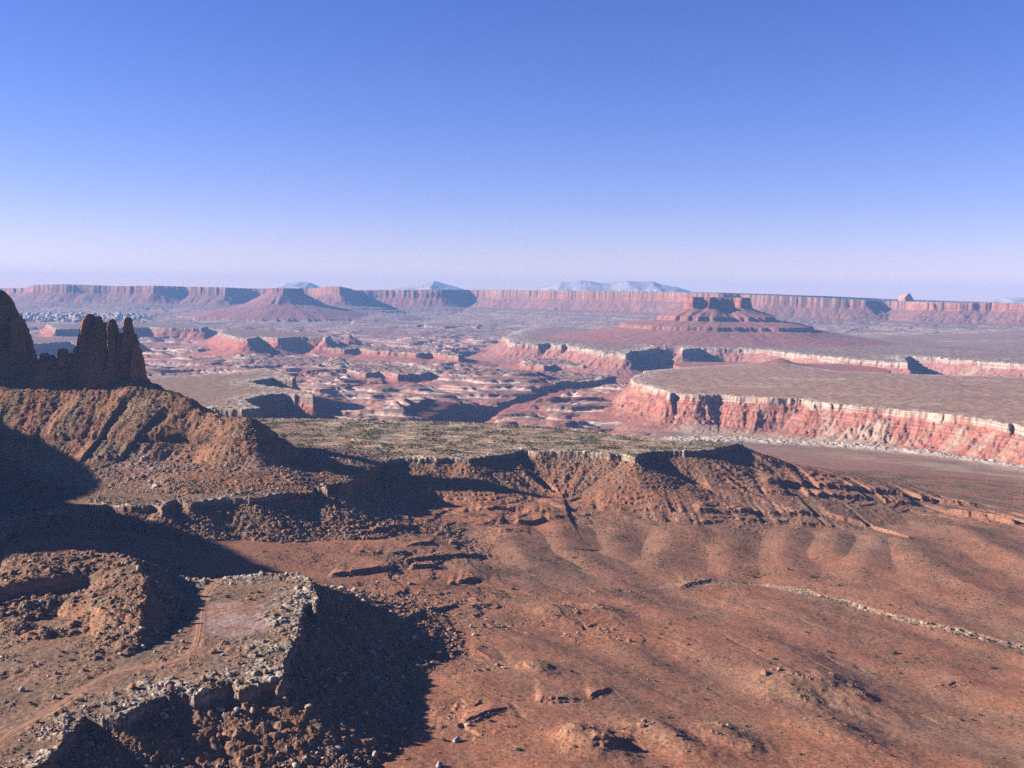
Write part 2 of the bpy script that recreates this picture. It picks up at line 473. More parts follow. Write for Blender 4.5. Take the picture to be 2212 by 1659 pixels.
c2 = c2 * (1 - 0.75 * e2) + np.array((0.52, 0.43, 0.37), F4) * 0.75 * e2
zk = (zone * (~plat))[..., None]
COL[a:b] = COL[a:b] * (1 - zk) + ccol * zk
zk2 = (zone2 * (~plat))[..., None]
COL[a:b] = COL[a:b] * (1 - zk2) + c2 * zk2
VEG[a:b] *= (1 - zone)
REG[a:b][(zone > 0.5) & ~plat] = 4
# inner gorge and two dark bays
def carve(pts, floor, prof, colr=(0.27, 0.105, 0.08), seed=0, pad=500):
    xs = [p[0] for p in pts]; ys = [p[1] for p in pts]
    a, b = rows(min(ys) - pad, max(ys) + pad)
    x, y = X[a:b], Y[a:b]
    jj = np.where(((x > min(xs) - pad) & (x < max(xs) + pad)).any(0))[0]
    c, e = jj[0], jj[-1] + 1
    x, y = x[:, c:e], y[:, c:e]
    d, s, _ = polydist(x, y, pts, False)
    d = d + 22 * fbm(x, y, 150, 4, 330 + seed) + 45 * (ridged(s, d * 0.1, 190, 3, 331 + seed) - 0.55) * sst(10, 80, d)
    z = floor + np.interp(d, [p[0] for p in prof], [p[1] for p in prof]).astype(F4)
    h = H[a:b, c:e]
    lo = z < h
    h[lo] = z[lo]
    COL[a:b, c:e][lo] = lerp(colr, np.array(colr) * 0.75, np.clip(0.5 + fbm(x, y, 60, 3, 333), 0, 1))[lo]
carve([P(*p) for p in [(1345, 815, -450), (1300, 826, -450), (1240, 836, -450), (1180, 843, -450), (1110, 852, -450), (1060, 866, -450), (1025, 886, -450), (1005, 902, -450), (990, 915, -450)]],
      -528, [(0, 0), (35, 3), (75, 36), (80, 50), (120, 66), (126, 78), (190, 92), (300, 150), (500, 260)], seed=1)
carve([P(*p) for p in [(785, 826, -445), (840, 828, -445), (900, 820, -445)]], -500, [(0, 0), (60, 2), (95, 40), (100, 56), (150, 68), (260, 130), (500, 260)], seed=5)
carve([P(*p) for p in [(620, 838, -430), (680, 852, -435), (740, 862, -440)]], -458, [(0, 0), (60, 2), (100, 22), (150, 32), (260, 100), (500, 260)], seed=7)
print('canyon', time.time() - T0)

# ------------------------------------------------------------------ pale-rimmed benches and mesas
WR = [(0, 0), (3, 24), (9, 27), (70, 78), (150, 100), (320, 122)]
WRF = [(0, 0), (8, 26), (20, 30), (90, 78), (180, 104), (320, 122)]
# far bench beyond the canyon
bench_far = VP([(1090, 728), (1106, 742), (1132, 743), (1163, 744.5), (1186, 742), (1196, 745.5), (1213, 747), (1222, 743), (1234, 749.5), (1253, 753), (1288, 759), (1290, 762), (1352, 766), (1362, 758), (1405, 757), (1421, 750), (1390, 743),
                (1424, 742), (1438, 751), (1444, 742), (1470, 745), (1474, 757), (1509, 751), (1602, 753), (1649, 756), (1733, 766), (1800, 772), (1873, 779), (1962, 785.5), (1952, 773), (1967, 770), (2020, 773), (2101, 780), (2212, 788), (2500, 802),
                (2600, 735), (2212, 722), (1800, 712), (1500, 704), (1250, 700), (1150, 706), (1120, 716)], -331)
mesa(bench_far, WRF, ((0.245, 0.175, 0.135), (0.48, 0.34, 0.27), (0.31, 0.165, 0.14)), 600, edge=(34, 190), flute=(10, 42), gully=(40, 170), topn=6, reg=6, rim_white=26, rimw=190, top_veg=0.1, tal_bld=0, seed=1)
# mesas standing in the canyon country
for k, (pl, zz_) in enumerate([
        ([(120, 712), (230, 709), (320, 707), (355, 708), (437, 709.5), (448, 706), (420, 700), (300, 697), (100, 700)], -331),
        ([(472, 719), (512, 730), (535, 733), (560, 728), (600, 731), (640, 728), (699, 728.5), (704, 731), (712, 725), (690, 719), (560, 712), (480, 711)], -331),
        ([(921, 705), (960, 706), (1012, 704), (1030, 707), (1040, 700), (980, 697), (915, 698)], -331),
        ([(-250, 742), (60, 744), (150, 738), (240, 742), (300, 733), (200, 727), (-200, 728)], -352),
        ([(760, 699), (830, 700), (900, 703), (930, 700), (880, 694), (760, 693)], -331)]):
    mesa(VP(pl, zz_), WRF, ((0.235, 0.165, 0.130), (0.42, 0.25, 0.185), (0.36, 0.155, 0.115)), 520, edge=(24, 180), flute=(8, 40), gully=(38, 160), topn=4, reg=4, rim_white=26, rimw=70, top_veg=0, tal_bld=0, seed=10 + k)
LOWP = [(0, 0), (8, 22), (30, 30), (120, 44), (220, 55)]
for k, (pl, zz_) in enumerate([
        ([(700, 752), (745, 755), (775, 753), (805, 758), (850, 761), (905, 764), (930, 762), (990, 771), (1000, 765), (900, 753), (760, 745)], -395),
        ([(1130, 787), (1175, 791), (1200, 788), (1260, 792), (1300, 790), (1330, 795), (1340, 780), (1240, 772), (1130, 776)], -405),
        ([(540, 790), (700, 789), (790, 808), (820, 803), (860, 810), (915, 808), (930, 801), (860, 785), (700, 770), (560, 775)], -424),
        ([(700, 785), (735, 791), (752, 787), (735, 772), (712, 772)], -410),
        ([(930, 806), (1000, 811), (1100, 816), (1200, 826), (1290, 822), (1330, 812), (1250, 802), (1050, 796), (940, 795)], -436)]):
    mesa(VP(pl, zz_), LOWP, ((0.26, 0.165, 0.125), (0.36, 0.15, 0.105), (0.33, 0.15, 0.11)), 400, edge=(26, 150), flute=(9, 40), gully=(30, 130), topn=13, reg=4, rim_white=20, rimw=80, top_veg=0, tal_bld=0, seed=20 + k)
# lone red knob
kx, ky, kz = PD(756, 721, 8250)
a, b = rows(7700, 8800); x, y = X[a:b], Y[a:b]
dk = np.hypot(x - kx, (y - ky) * 0.7)
zz = kz - np.interp(dk + 18 * (ridged(np.arctan2(y - ky, x - kx) * 60, dk * 0.2, 30, 2, 77)), [0, 25, 34, 90, 99, 240], [0, 14, 32, 62, 80, 120]).astype(F4)
up = zz > H[a:b]; H[a:b][up] = zz[up]; COL[a:b][up] = np.array((0.36, 0.165, 0.12), F4)
# left middle bench with deep bays
bench_left = VP([(-300, 834), (0, 826), (200, 822), (336, 813), (420, 809), (501, 805), (574, 795), (608, 803), (640, 814), (636, 818), (590, 816), (536, 825), (578, 833), (620, 838), (673, 848), (677, 854), (622, 850), (588, 851), (556, 857), (532, 863), (545, 873), (566, 882),
                 (523, 885), (468, 883), (380, 880), (200, 880), (-300, 880)], -331)
mesa(bench_left, [(0, 0), (4, 34), (12, 42), (50, 76), (100, 98), (150, 112)], ((0.27, 0.19, 0.135), (0.34, 0.22, 0.16), (0.32, 0.135, 0.095)), 360, edge=(9, 60), flute=(4, 16), gully=(16, 70), topn=2.5, reg=7, rim_white=13, rimw=120, top_veg=0.15, tal_bld=0.15, seed=30)
# big pale mesa on the right
mesa_right = VP([(1365, 821), (1372, 827), (1400, 834), (1420, 840), (1440, 845.5), (1447, 850), (1456, 849), (1509, 854), (1556, 853), (1600, 857), (1659, 860), (1700, 861), (1736, 863), (1745, 868), (1800, 872), (1873, 880), (1934, 885), (2041, 895), (2141, 910), (2178, 917), (2185, 914),
                 (2212, 922), (2400, 948), (2700, 1000), (2800, 850), (2500, 824), (2212, 815), (2000, 809), (1800, 801), (1680, 793), (1600, 789), (1509, 792), (1396, 801), (1374, 812)], -331)
mesa(mesa_right, [(0, 0), (3.5, 17), (8, 20), (46, 61), (84, 92), (140, 106), (200, 112)], ((0.315, 0.21, 0.148), (0.54, 0.39, 0.31), (0.31, 0.148, 0.118)), 330, edge=(20, 110), flute=(7, 22), gully=(26, 62), topn=3.5, reg=8, rim_white=11, rimw=85, top_veg=0.15, tal_bld=0.25, seed=40)
hx, hy = P(1684, 793, -331)
a, b = rows(4300, 5300); x, y = X[a:b], Y[a:b]
dk = np.hypot(x - hx, y - hy)
zz = -331 + 34 * np.exp(-(dk / 85) ** 1.3) + 9 * np.exp(-(dk / 230) ** 2) + fbm(x, y, 40, 3, 78) * 2
up = (dk < 500) & (zz > H[a:b]); H[a:b][up] = zz[up]
kk = sst(200, 40, dk); COL[a:b] = COL[a:b] * (1 - kk[..., None]) + np.array((0.27, 0.13, 0.095), F4) * kk[..., None]
# pale streaks and brown patches on the mesa tops and the plain
a, b = rows(2200, 11000); x, y = X[a:b], Y[a:b]
stn = fbm(x * 0.45 + 0.3 * y, y, 190, 5, 81, 0.6)
fm = (sst(0.12, 0.4, stn) * ((REG[a:b] == 8) | (REG[a:b] == 0) | (REG[a:b] == 6)) * (COL[a:b, :, 0] < 0.36))[..., None]
COL[a:b] = COL[a:b] * (1 - 0.75 * fm) + np.array((0.39, 0.31, 0.20), F4) * 0.75 * fm
fm = (sst(0.1, 0.45, -stn) * ((REG[a:b] == 8) | (REG[a:b] == 0)) * (COL[a:b, :, 0] < 0.36))[..., None]
COL[a:b] = COL[a:b] * (1 - 0.6 * fm) + np.array((0.245, 0.13, 0.098), F4) * 0.6 * fm
# talus fans of pale rubble on the red slope of the mesa
a, b = rows(2300, 4200); x, y = X[a:b], Y[a:b]
d, s, ins = polydist(x, y, mesa_right)
fan = sst(-0.05, 0.35, fbm(s, d * 0.35, 95, 4, 91)) * sst(6, 16, d) * (1 - sst(150, 220, d)) * (~ins) * (X[a:b] / Y[a:b] > 0.1)
foot = sst(90, 130, d) * (1 - sst(190, 290, d + 60 * fbm(x, y, 120, 3, 92))) * (~ins) * (X[a:b] / Y[a:b] > 0.165)
H[a:b] += fan * 4 + (fan + foot * 0.4) * fbm(x, y, 14, 3, 93) * 2.0
k = np.clip(fan * 0.75 + foot * 0.8, 0, 1)[..., None]
fc = lerp((0.46, 0.33, 0.255), (0.33, 0.22, 0.165), np.clip(0.5 + fbm(x, y, 16, 3, 94) * 1.4, 0, 1))
COL[a:b] = COL[a:b] * (1 - k) + fc * k
BLD[a:b] = np.maximum(BLD[a:b], k[..., 0] * 0.25)
# pale slickrock at the foot of the mesa
pts = [P(*p) for p in [(1500, 948, -426), (1600, 944, -428), (1690, 950, -424), (1790, 956, -424), (1900, 966, -422), (2050, 985, -420), (2212, 1010, -418)]]
d, s, _ = polydist(x, y, pts, False)
kw = (1 - sst(20, 62, d * np.interp(s, [0, 600, 1200], [0.45, 0.9, 2.0]) + 30 * fbm(x, y, 60, 4, 95)))
_, ee, idd = cells(x, y, 13, 96)
H[a:b] += kw * (4 + idd * 5 * sst(0.02, 0.15, ee))
COL[a:b] = lerp(COL[a:b].reshape(-1, 3), np.array(WHITE) * 0.95, (kw * 0.9).ravel()).reshape(COL[a:b].shape) if False else COL[a:b] * (1 - 0.85 * kw[..., None]) + np.array(WHITE, F4) * 0.92 * 0.85 * kw[..., None]
print('mesas', time.time() - T0)

# ------------------------------------------------------------------ two buttes
def butte(pts, zcap, prof, reg, cap, talc, seed, pad, squash=1.0):
    xs = [p[0] for p in pts]; ys = [p[1] for p in pts]
    a, b = rows(min(ys) - pad, max(ys) + pad)
    x, y = X[a:b], Y[a:b]
    jj = np.where(((x > min(xs) - pad) & (x < max(xs) + pad)).any(0))[0]
    c, e = jj[0], jj[-1] + 1
    x, y = x[:, c:e], y[:, c:e]
    d, s, ins = polydist(x, y, pts)
    d = np.where(ins, -d, d)
    ang = np.arctan2(y - np.mean(ys), x - np.mean(xs))
    d = d - 14 + 12 * fbm(x, y, 160, 3, 400 + seed) + 70 * fbm(x, y, 500, 2, 405 + seed) * sst(60, 250, d)
    d1 = d + 13 * (ridged(x, y, 62, 3, 410 + seed) - 0.5) * 2 * sst(60, 5, d) + 46 * (ridged(ang * 420, d * 0.08, 75, 3, 420 + seed) - 0.6) * sst(20, 160, d)
    drop = np.interp(d1, [p[0] for p in prof], [p[1] for p in prof]).astype(F4)
    zz = zcap - drop + fbm(x, y, 50, 3, 430 + seed) * 3.5
    h = H[a:b, c:e]
    up = (zz > h) & (d1 < prof[-1][0])
    h[up] = zz[up]
    n = fbm(x, y, 90, 3, 440 + seed)
    cc = lerp(cap, np.array(cap) * 0.62, np.clip(0.5 + 1.5 * fbm(s, s * 0, 45, 2, 450 + seed), 0, 1))
    ct = lerp(talc, np.array(talc) * np.array((1.1, 0.85, 0.8)), np.clip(0.5 + n, 0, 1))
    k = sst(12, 26, d1)[..., None]
    cc = cc * (1 - k) + ct * k
    COL[a:b, c:e][up] = cc[up]
    VEG[a:b, c:e][up] = 0
    REG[a:b, c:e][up & (d1 < prof[-1][0] * 0.8)] = reg
PB = []
for px, D in [(1484, 8150), (1497, 8060), (1520, 8100), (1533, 8060), (1537, 8175), (1592, 8185), (1600, 8120), (1612, 8150), (1617, 8400), (1600, 8700), (1500, 8700)]:
    q = PD(px, 640, D); PB.append((q[0], q[1]))
butte(PB, -9.0, [(-1, 0), (12, 74), (22, 84), (200, 146), (212, 176), (470, 214), (482, 240), (760, 284), (1050, 318), (1300, 330)], 9, (0.36, 0.135, 0.095), (0.29, 0.145, 0.118), 1, 1400)
PB = []
for px, D in [(578, 12500), (590, 12300), (612, 12250), (640, 12350), (654, 12500), (648, 12800), (590, 12800)]:
    q = PD(px, 622, D); PB.append((q[0], q[1]))
butte(PB, 22.0, [(-1, 0), (10, 52), (22, 60), (200, 165), (222, 180), (420, 225), (700, 280), (1000, 335)], 10, (0.36, 0.14, 0.10), (0.29, 0.145, 0.125), 2, 1200)
# pale fins far left
a, b = rows(9000, 13000); x, y = X[a:b], Y[a:b]
ndl = sst(-0.50, -0.47, x / y) * (1 - sst(-0.365, -0.33, x / y)) * sst(10000, 10300, y) * (1 - sst(12000, 12600, y)) * (1 - sst(-0.3, 0.5, fbm(x, y, 900, 2, 96)) * 0.5)
_, ee, idd = cells(x, y * 0.35, 42, 97)
H[a:b] += ndl * (idd ** 2 * 46) * sst(0.05, 0.3, ee)
COL[a:b] = COL[a:b] * (1 - 0.8 * ndl[..., None]) + np.array((0.50, 0.42, 0.36), F4) * 0.8 * ndl[..., None]
print('buttes', time.time() - T0)

# ------------------------------------------------------------------ talus cone under the towers
CONE = [(-1080, 1600, -126), (-900, 1570, -130)] + [PD(0, 824, 1560), PD(150, 827, 1562), PD(300, 822, 1560), PD(385, 852, 1534), PD(460, 890, 1506), PD(535, 905, 1476), PD(590, 932, 1500), PD(640, 962, 1535), PD(700, 973, 1600)]
a, b = rows(1150, 2100); x, y = X[a:b], Y[a:b]
jj = np.where((x < -150).any(0))[0]; e = jj[-1] + 1
x, y = x[:, :e], y[:, :e]
d, zr, s = ridgeline(x, y, CONE)
gl = ridged(s + 14 * fbm(x, y, 70, 3, 501), d * 0.10, 62, 3, 502)
gl2 = ridged(s + 8 * fbm(x, y, 30, 2, 503), d * 0.14, 22, 2, 504)
dd = d + (10 * (gl - 0.62) + 5 * (gl2 - 0.6) + 9 * fbm(x, y, 85, 3, 514)) * sst(6, 40, d)
zz = zr - 0.68 * np.maximum(dd - 6, 0) + fbm(x, y, 120, 3, 505) * 6 * sst(10, 60, d)
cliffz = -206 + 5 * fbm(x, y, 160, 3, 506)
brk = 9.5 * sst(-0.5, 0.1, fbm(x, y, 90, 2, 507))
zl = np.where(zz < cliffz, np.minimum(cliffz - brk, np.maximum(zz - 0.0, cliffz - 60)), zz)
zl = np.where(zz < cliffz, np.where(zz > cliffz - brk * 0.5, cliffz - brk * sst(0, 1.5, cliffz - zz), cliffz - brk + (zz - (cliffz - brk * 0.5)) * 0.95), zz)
zl += fbm(x, y, 7, 2, 508) * 0.9 + fbm(x, y, 22, 3, 509) * 1.6
zl = zl + 7 * fbm(x, y, 48, 3, 516) * sst(40, 4, d)
zl = np.where(zl < -236, -236 + (zl + 236) * 0.30, zl)
h = H[a:b, :e]
up = (zl > h) & (zl > -256.5)
h[up] = zl[up]
n = fbm(x, y, 50, 4, 510)
strp = fbm(s, d * 0.12, 34, 3, 511)
ct = lerp((0.225, 0.148, 0.088), (0.315, 0.13, 0.072), np.clip(0.42 + strp * 1.3 + n * 0.4, 0, 1))
gk = (sst(-212, -222, zl) * sst(-0.2, 0.3, fbm(x, y, 110, 2, 512)))[..., None]
ct = ct * (1 - 0.7 * gk) + lerp((0.27, 0.175, 0.13), (0.33, 0.215, 0.19), np.clip(0.5 + fbm(s, d * 0.2, 14, 2, 513), 0, 1)) * 0.7 * gk
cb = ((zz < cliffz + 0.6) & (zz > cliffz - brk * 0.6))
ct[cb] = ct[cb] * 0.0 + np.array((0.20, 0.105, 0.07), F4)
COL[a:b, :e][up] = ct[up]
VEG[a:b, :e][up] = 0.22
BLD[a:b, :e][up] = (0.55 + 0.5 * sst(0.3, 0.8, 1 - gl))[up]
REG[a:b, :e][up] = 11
print('cone', time.time() - T0)

# ------------------------------------------------------------------ high cliff to the left of the view, whose shadow reaches the benches
cliff_left = [(-858, 993, -8), (-935, 1100, -8), (-1022, 1202, -8), (-1137, 1259, -8), (-1128, 1310, -8), (-1136, 1420, -8), (-1195, 1547, -8), (-1300, 1640, -8), (-1900, 1800, -8), (-2000, 890, -8), (-1250, 895, -8), (-1000, 912, -8), (-897, 941, -8)]
mesa(cliff_left, [(0, 0), (8, 105), (16, 118), (100, 175), (200, 235), (260, 255)], ((0.22, 0.14, 0.10), (0.33, 0.135, 0.085), (0.27, 0.145, 0.09)), 300, edge=(10, 70), flute=(5, 24), gully=(10, 40), topn=3, reg=14, top_veg=0.5, tal_bld=0.4, seed=60)

# ------------------------------------------------------------------ near benches with pale caprock
bench_near = VP([(-700, 1900), (-300, 1800), (60, 1668), (100, 1646), (150, 1590), (187, 1549), (230, 1556), (268, 1552), (321, 1515), (378, 1499), (421, 1505), (460, 1490), (502, 1479), (515, 1492), (560, 1478), (599, 1470), (604, 1480), (611, 1474), (614, 1450),
                 (628, 1410), (640, 1385), (650, 1340), (656, 1311), (670, 1306), (684, 1316), (688, 1285), (682, 1262), (656, 1241), (569, 1237), (500, 1246), (435, 1252), (330, 1240), (150, 1225), (40, 1195), (0, 1160), (30, 1118), (130, 1104), (232, 1092), (290, 1094), (333, 1092),
                 (350, 1098), (364, 1086), (380, 1080), (398, 1082), (410, 1090), (430, 1084), (487, 1078), (561, 1076), (600, 1068), (645, 1056), (680, 1054), (708, 1058), (706, 1040), (711, 1024), (741, 1002), (768, 992), (792, 988), (815, 990), (837, 995), (870, 990), (906, 991), (980, 990),
                 (1014, 992), (1060, 986), (1104, 981), (1124, 974), (1140, 974), (1157, 977), (1204, 977), (1260, 979), (1321, 984), (1345, 984), (1372, 991), (1388, 982), (1400, 978), (1438, 976), (1500, 976), (1539, 973), (1560, 966), (1582, 960), (1606, 957), (1570, 955),
                 (1539, 954), (1476, 952), (1395, 946), (1238, 926), (1070, 916), (950, 912), (736, 906), (640, 904), (400, 905), (0, 920), (-700, 960)], -255)
mesa(bench_near, [(0, 0), (1.4, 6), (4, 7.5), (34, 20), (80, 37), (130, 49), (220, 64), (330, 84), (460, 125)], (SAGE, (0.30, 0.20, 0.145), (0.225, 0.14, 0.09)), 460, edge=(4.5, 30), flute=(3.0, 9), gully=(6, 30), topn=1.6, reg=12, rim_white=4.6, rimw=34, top_veg=0.5, tal_bld=0.72, seed=50)
# ground of the left part of the bench: redder, and the pale pan beside the track
a, b = rows(480, 1700); x, y = X[a:b], Y[a:b]
m12 = (REG[a:b] == 12) & (H[a:b] > -259)
lk = (m12 * sst(-0.10, -0.18, x / y + 0.03 * fbm(x, y, 90, 3, 617)) * sst(1700, 1600, y))[..., None]
rc = lerp((0.285, 0.155, 0.10), (0.215, 0.145, 0.10), np.clip(0.5 + fbm(x, y, 30, 4, 601) * 1.2, 0, 1))
whit = sst(0.36, 0.48, COL[a:b, :, 0])[..., None]
COL[a:b] = COL[a:b] * (1 - lk * (1 - whit)) + rc * lk * (1 - whit)
VEG[a:b] = np.where(lk[..., 0] > 0.5, VEG[a:b] * 0.7, VEG[a:b])
BLD[a:b] = np.maximum(BLD[a:b], 0.42 * lk[..., 0] * sst(-0.25, 0.3, fbm(x, y, 35, 3, 607)))
pan = [P(*p + (-255,)) for p in [(440, 1300), (500, 1297), (580, 1310), (590, 1335), (570, 1360), (500, 1375), (440, 1365), (435, 1330)]]
d, s, ins = polydist(x, y, pan); d = np.where(ins, -d, d)
pk = (sst(8, -6, d + 6 * fbm(x, y, 25, 3, 602)) * m12)[..., None]
COL[a:b] = COL[a:b] * (1 - pk) + lerp((0.31, 0.165, 0.115), (0.36, 0.25, 0.22), np.clip(0.5 + 1.6 * fbm(x * 0.4, y, 16, 3, 603) + 0.8 * sst(1, -1, (y - 800) / 40) - 0.3, 0, 1)) * pk
VEG[a:b] *= (1 - pk[..., 0] * 0.9); BLD[a:b] *= (1 - pk[..., 0])
H[a:b] = H[a:b] * (1 - 0.8 * pk[..., 0]) + -255.2 * 0.8 * pk[..., 0]
# sage bench, middle: patches of pale slab and olive scrub
sb = m12 * (1 - sst(-0.10, -0.2, x / y)) * sst(1500, 1560, y + 0 * x)
a2, b2 = rows(1350, 2150); x2, y2 = X[a2:b2], Y[a2:b2]
m2 = ((REG[a2:b2] == 12) & (H[a2:b2] > -258.5)) * sst(-0.22, -0.14, x2 / y2)
pat = sst(0.0, 0.35, fbm(x2 * 0.6, y2, 24, 4, 604) + 0.25 * fbm(x2, y2, 140, 2, 605))[..., None] * m2[..., None]
COL[a2:b2] = COL[a2:b2] * (1 - 0.7 * pat) + np.array((0.54, 0.46, 0.34), F4) * 0.7 * pat
H[a2:b2] += pat[..., 0] * 0.8
H[a2:b2] += m2 * (fbm(x2, y2, 260, 2, 606) * 3)

# jumble of pale blocks along the outer rim of the near bench
a, b = rows(600, 1060); x, y = X[a:b], Y[a:b]
e = np.where((x < 0).any(0))[0][-1] + 1
x, y = x[:, :e], y[:, :e]
d, s, ins = polydist(x, y, bench_near)
w = sst(46, 12, d + 22 * fbm(x, y, 32, 3, 608)) * ins * sst(-330, -290, x) * (REG[a:b, :e] == 12)
w = np.maximum(w, sst(26, 8, d + 14 * fbm(x, y, 32, 3, 609)) * ins * (REG[a:b, :e] == 12))
w = w * sst(-0.35, 0.15, fbm(x, y, 24, 3, 618))
f1, ee, idd = cells(x * 0.8 + 0.3 * y + 2 * fbm(x, y, 12, 2, 610), y * 1.2 - 0.3 * x, 6.2, 611)
H[a:b, :e] += w * (idd - 0.2) * 2.2 * sst(0.02, 0.16, ee)
mixk = (w * np.clip(0.15 + 0.9 * idd, 0, 1) * sst(0.0, 0.1, ee))[..., None]
COL[a:b, :e] = COL[a:b, :e] * (1 - mixk) + np.array((0.47, 0.41, 0.33), F4) * 0.82 * mixk
BLD[a:b, :e] = np.maximum(BLD[a:b, :e], w * 0.6)
# red hill on the near bench
HILL = [(-560, 960, -228), (-440, 925, -230), (-331, 898, -232), (-298, 840, -235), (-278, 775, -241), (-264, 728, -250)]
a, b = rows(600, 1010); x, y = X[a:b], Y[a:b]
e = np.where((x < -150).any(0))[0][-1] + 1
x, y = x[:, :e], y[:, :e]
d, zr, s = ridgeline(x, y, HILL)
xr = np.interp(y, [700, 728, 775, 840, 898], [-258, -264, -278, -298, -331])
right = sst(-6, 6, x - xr)
back = sst(-4, 8, y - np.interp(x, [-560, -440, -331], [960, 925, 898])) * (x < -320)
slope = 0.135 + (0.60 - 0.135) * np.maximum(right, back)
gl = ridged(s + 8 * fbm(x, y, 40, 3, 611), d * 0.2, 34, 3, 612)
dd = d + 7 * (gl - 0.62) * sst(4, 20, d) * np.maximum(right, back)
hol = fbm(x, y, 62, 3, 614)
zz = zr - slope * dd + fbm(x, y, 16, 3, 613) * 1.5 + (hol * 9 - 9 * sst(0.15, 0.4, ridged(x, y, 120, 2, 616) - 0.5)) * sst(6, 40, d) * (1 - np.maximum(right, back))
h = H[a:b, :e]
up = (zz > h) & (d < 220)
h[up] = zz[up]
ct = lerp((0.30, 0.145, 0.085), (0.21, 0.14, 0.095), np.clip(0.45 + fbm(x, y, 34, 4, 615) * 1.6, 0, 1))
COL[a:b, :e][up] = ct[up]
VEG[a:b, :e][up] = 0.35; BLD[a:b, :e][up] = 0.75
REG[a:b, :e][up] = 13
# broken ledges below the middle bench and in the lower right
a, b = rows(800, 2250); x, y = X[a:b], Y[a:b]
u = x / y
h = H[a:b]
d, s, ins = polydist(x, y, bench_near)
lm = (~ins) * sst(35, 70, d) * (1 - sst(190, 300, d)) * sst(-0.22, -0.16, u) * (1 - sst(0.20, 0.26, u)) * sst(930, 1000, y)
lz = [P(*p) for p in [(1640, 1040, -330), (1760, 1052, -333), (1900, 1078, -334), (2050, 1108, -336), (2212, 1140, -338), (2400, 1180, -338)]]
d2, s2, _ = polydist(x, y, lz, False)
lm2 = 1 - sst(90, 170, d2)
lm = np.maximum(lm * (REG[a:b] != 12), lm2)
lm = lm * sst(-0.2, 0.2, fbm(x, y, 70, 4, 621))
nq = 3.0 * fbm(x, y, 60, 4, 622)
hq = h + nq
tz = terr(hq, 4.2, 0.09, 0.5) - nq + 0.8
tz = tz + (terr(hq + 2, 1.9, 0.14, 0.4) - hq - 2) * 0.6
H[a:b] = h * (1 - lm) + tz * lm
k = (lm * 0.55)[..., None]
lc_ = lerp((0.34, 0.135, 0.078), (0.27, 0.145, 0.095), np.clip(0.5 + fbm(x, y, 22, 3, 623) * 1.5, 0, 1))
COL[a:b] = COL[a:b] * (1 - k) + lc_ * k
BLD[a:b] = np.where(lm2 > 0.3, np.minimum(BLD[a:b], 0.16), np.maximum(BLD[a:b], lm * 0.33)) * (1 - 0.8 * sst(0.24, 0.30, u) * sst(80, 200, d))
# small rock-capped knolls in the basin
for (px, py, z, rad, hh) in [(1195, 1318, -314, 26, 7), (1290, 1312, -318, 22, 5), (1690, 1482, -318, 30, 8), (1790, 1476, -321, 26, 6), (1250, 1600, -299, 16, 8), (1420, 1590, -301, 20, 6), (1780, 1570, -313, 24, 6), (1560, 1590, -307, 20, 6), (1150, 1440, -301, 12, 5)]:
    qx, qy = P(px, py, z)
    a, b = rows(qy - 110, qy + 110); x, y = X[a:b], Y[a:b]
    ca, sa = 0.5, -0.866
    p1 = (x - qx) * ca + (y - qy) * sa; p2 = (x - qx) * -sa + (y - qy) * ca
    r_ = np.hypot(p1 * np.where(p1 > 0, 0.5, 1.0), p2) + 7 * fbm(x, y, 22, 4, 640)
    H[a:b] += hh * np.exp(-(np.maximum(r_, 0) / rad) ** 2)
    kk = sst(rad * 1.1, rad * 0.5, r_)
    COL[a:b] = COL[a:b] * (1 - 0.5 * kk[..., None]) + np.array((0.29, 0.165, 0.10), F4) * 0.5 * kk[..., None]
    BLD[a:b] = np.maximum(BLD[a:b], kk * 0.6 * sst(0.0, 0.35, fbm(x, y, 14, 2, 641)))
# thin ledges that crop out here and there on the basin floor
a, b = rows(640, 1150); x, y = X[a:b], Y[a:b]
u = x / y
lm3 = sst(-0.16, -0.12, u) * (1 - sst(0.09, 0.16, u)) * (REG[a:b] == 0) * sst(0.08, 0.3, fbm(x, y, 90, 4, 655)) * sst(660, 690, y)
nq = 4.0 * fbm(x, y, 50, 4, 656) + 0.03 * x
hq = H[a:b] + nq
tz = terr(hq, 2.6, 0.08, 0.35) - nq + 0.6
H[a:b] = H[a:b] * (1 - lm3) + tz * lm3
BLD[a:b] = np.maximum(BLD[a:b], lm3 * 0.25)
# ribs and gullies that run down the slope below the rim
a, b = rows(1080, 1900); x, y = X[a:b], Y[a:b]
d, s, ins = polydist(x, y, bench_near)
wr = (~ins) * sst(14, 60, d) * (1 - sst(230, 380, d)) * sst(-0.15, -0.08, x / y) * (1 - sst(0.30, 0.36, x / y))
rb1 = ridged(s + 16 * fbm(x, y, 80, 3, 661), d * 0.14, 84, 3, 662)
rb2 = ridged(s + 8 * fbm(x, y, 40, 2, 663), d * 0.2, 27, 2, 664)
H[a:b] += wr * ((rb1 - 0.6) * 8.5 + (rb2 - 0.6) * 3.0)
BLD[a:b] *= 1 - 0.5 * wr * sst(0.5, 0.8, rb1)
kk = (wr * 0.6 * sst(60, 130, d))[..., None]
COL[a:b] = COL[a:b] * (1 - kk) + lerp((0.27, 0.155, 0.10), (0.365, 0.148, 0.085), sst(0.35, 0.75, rb1)) * kk
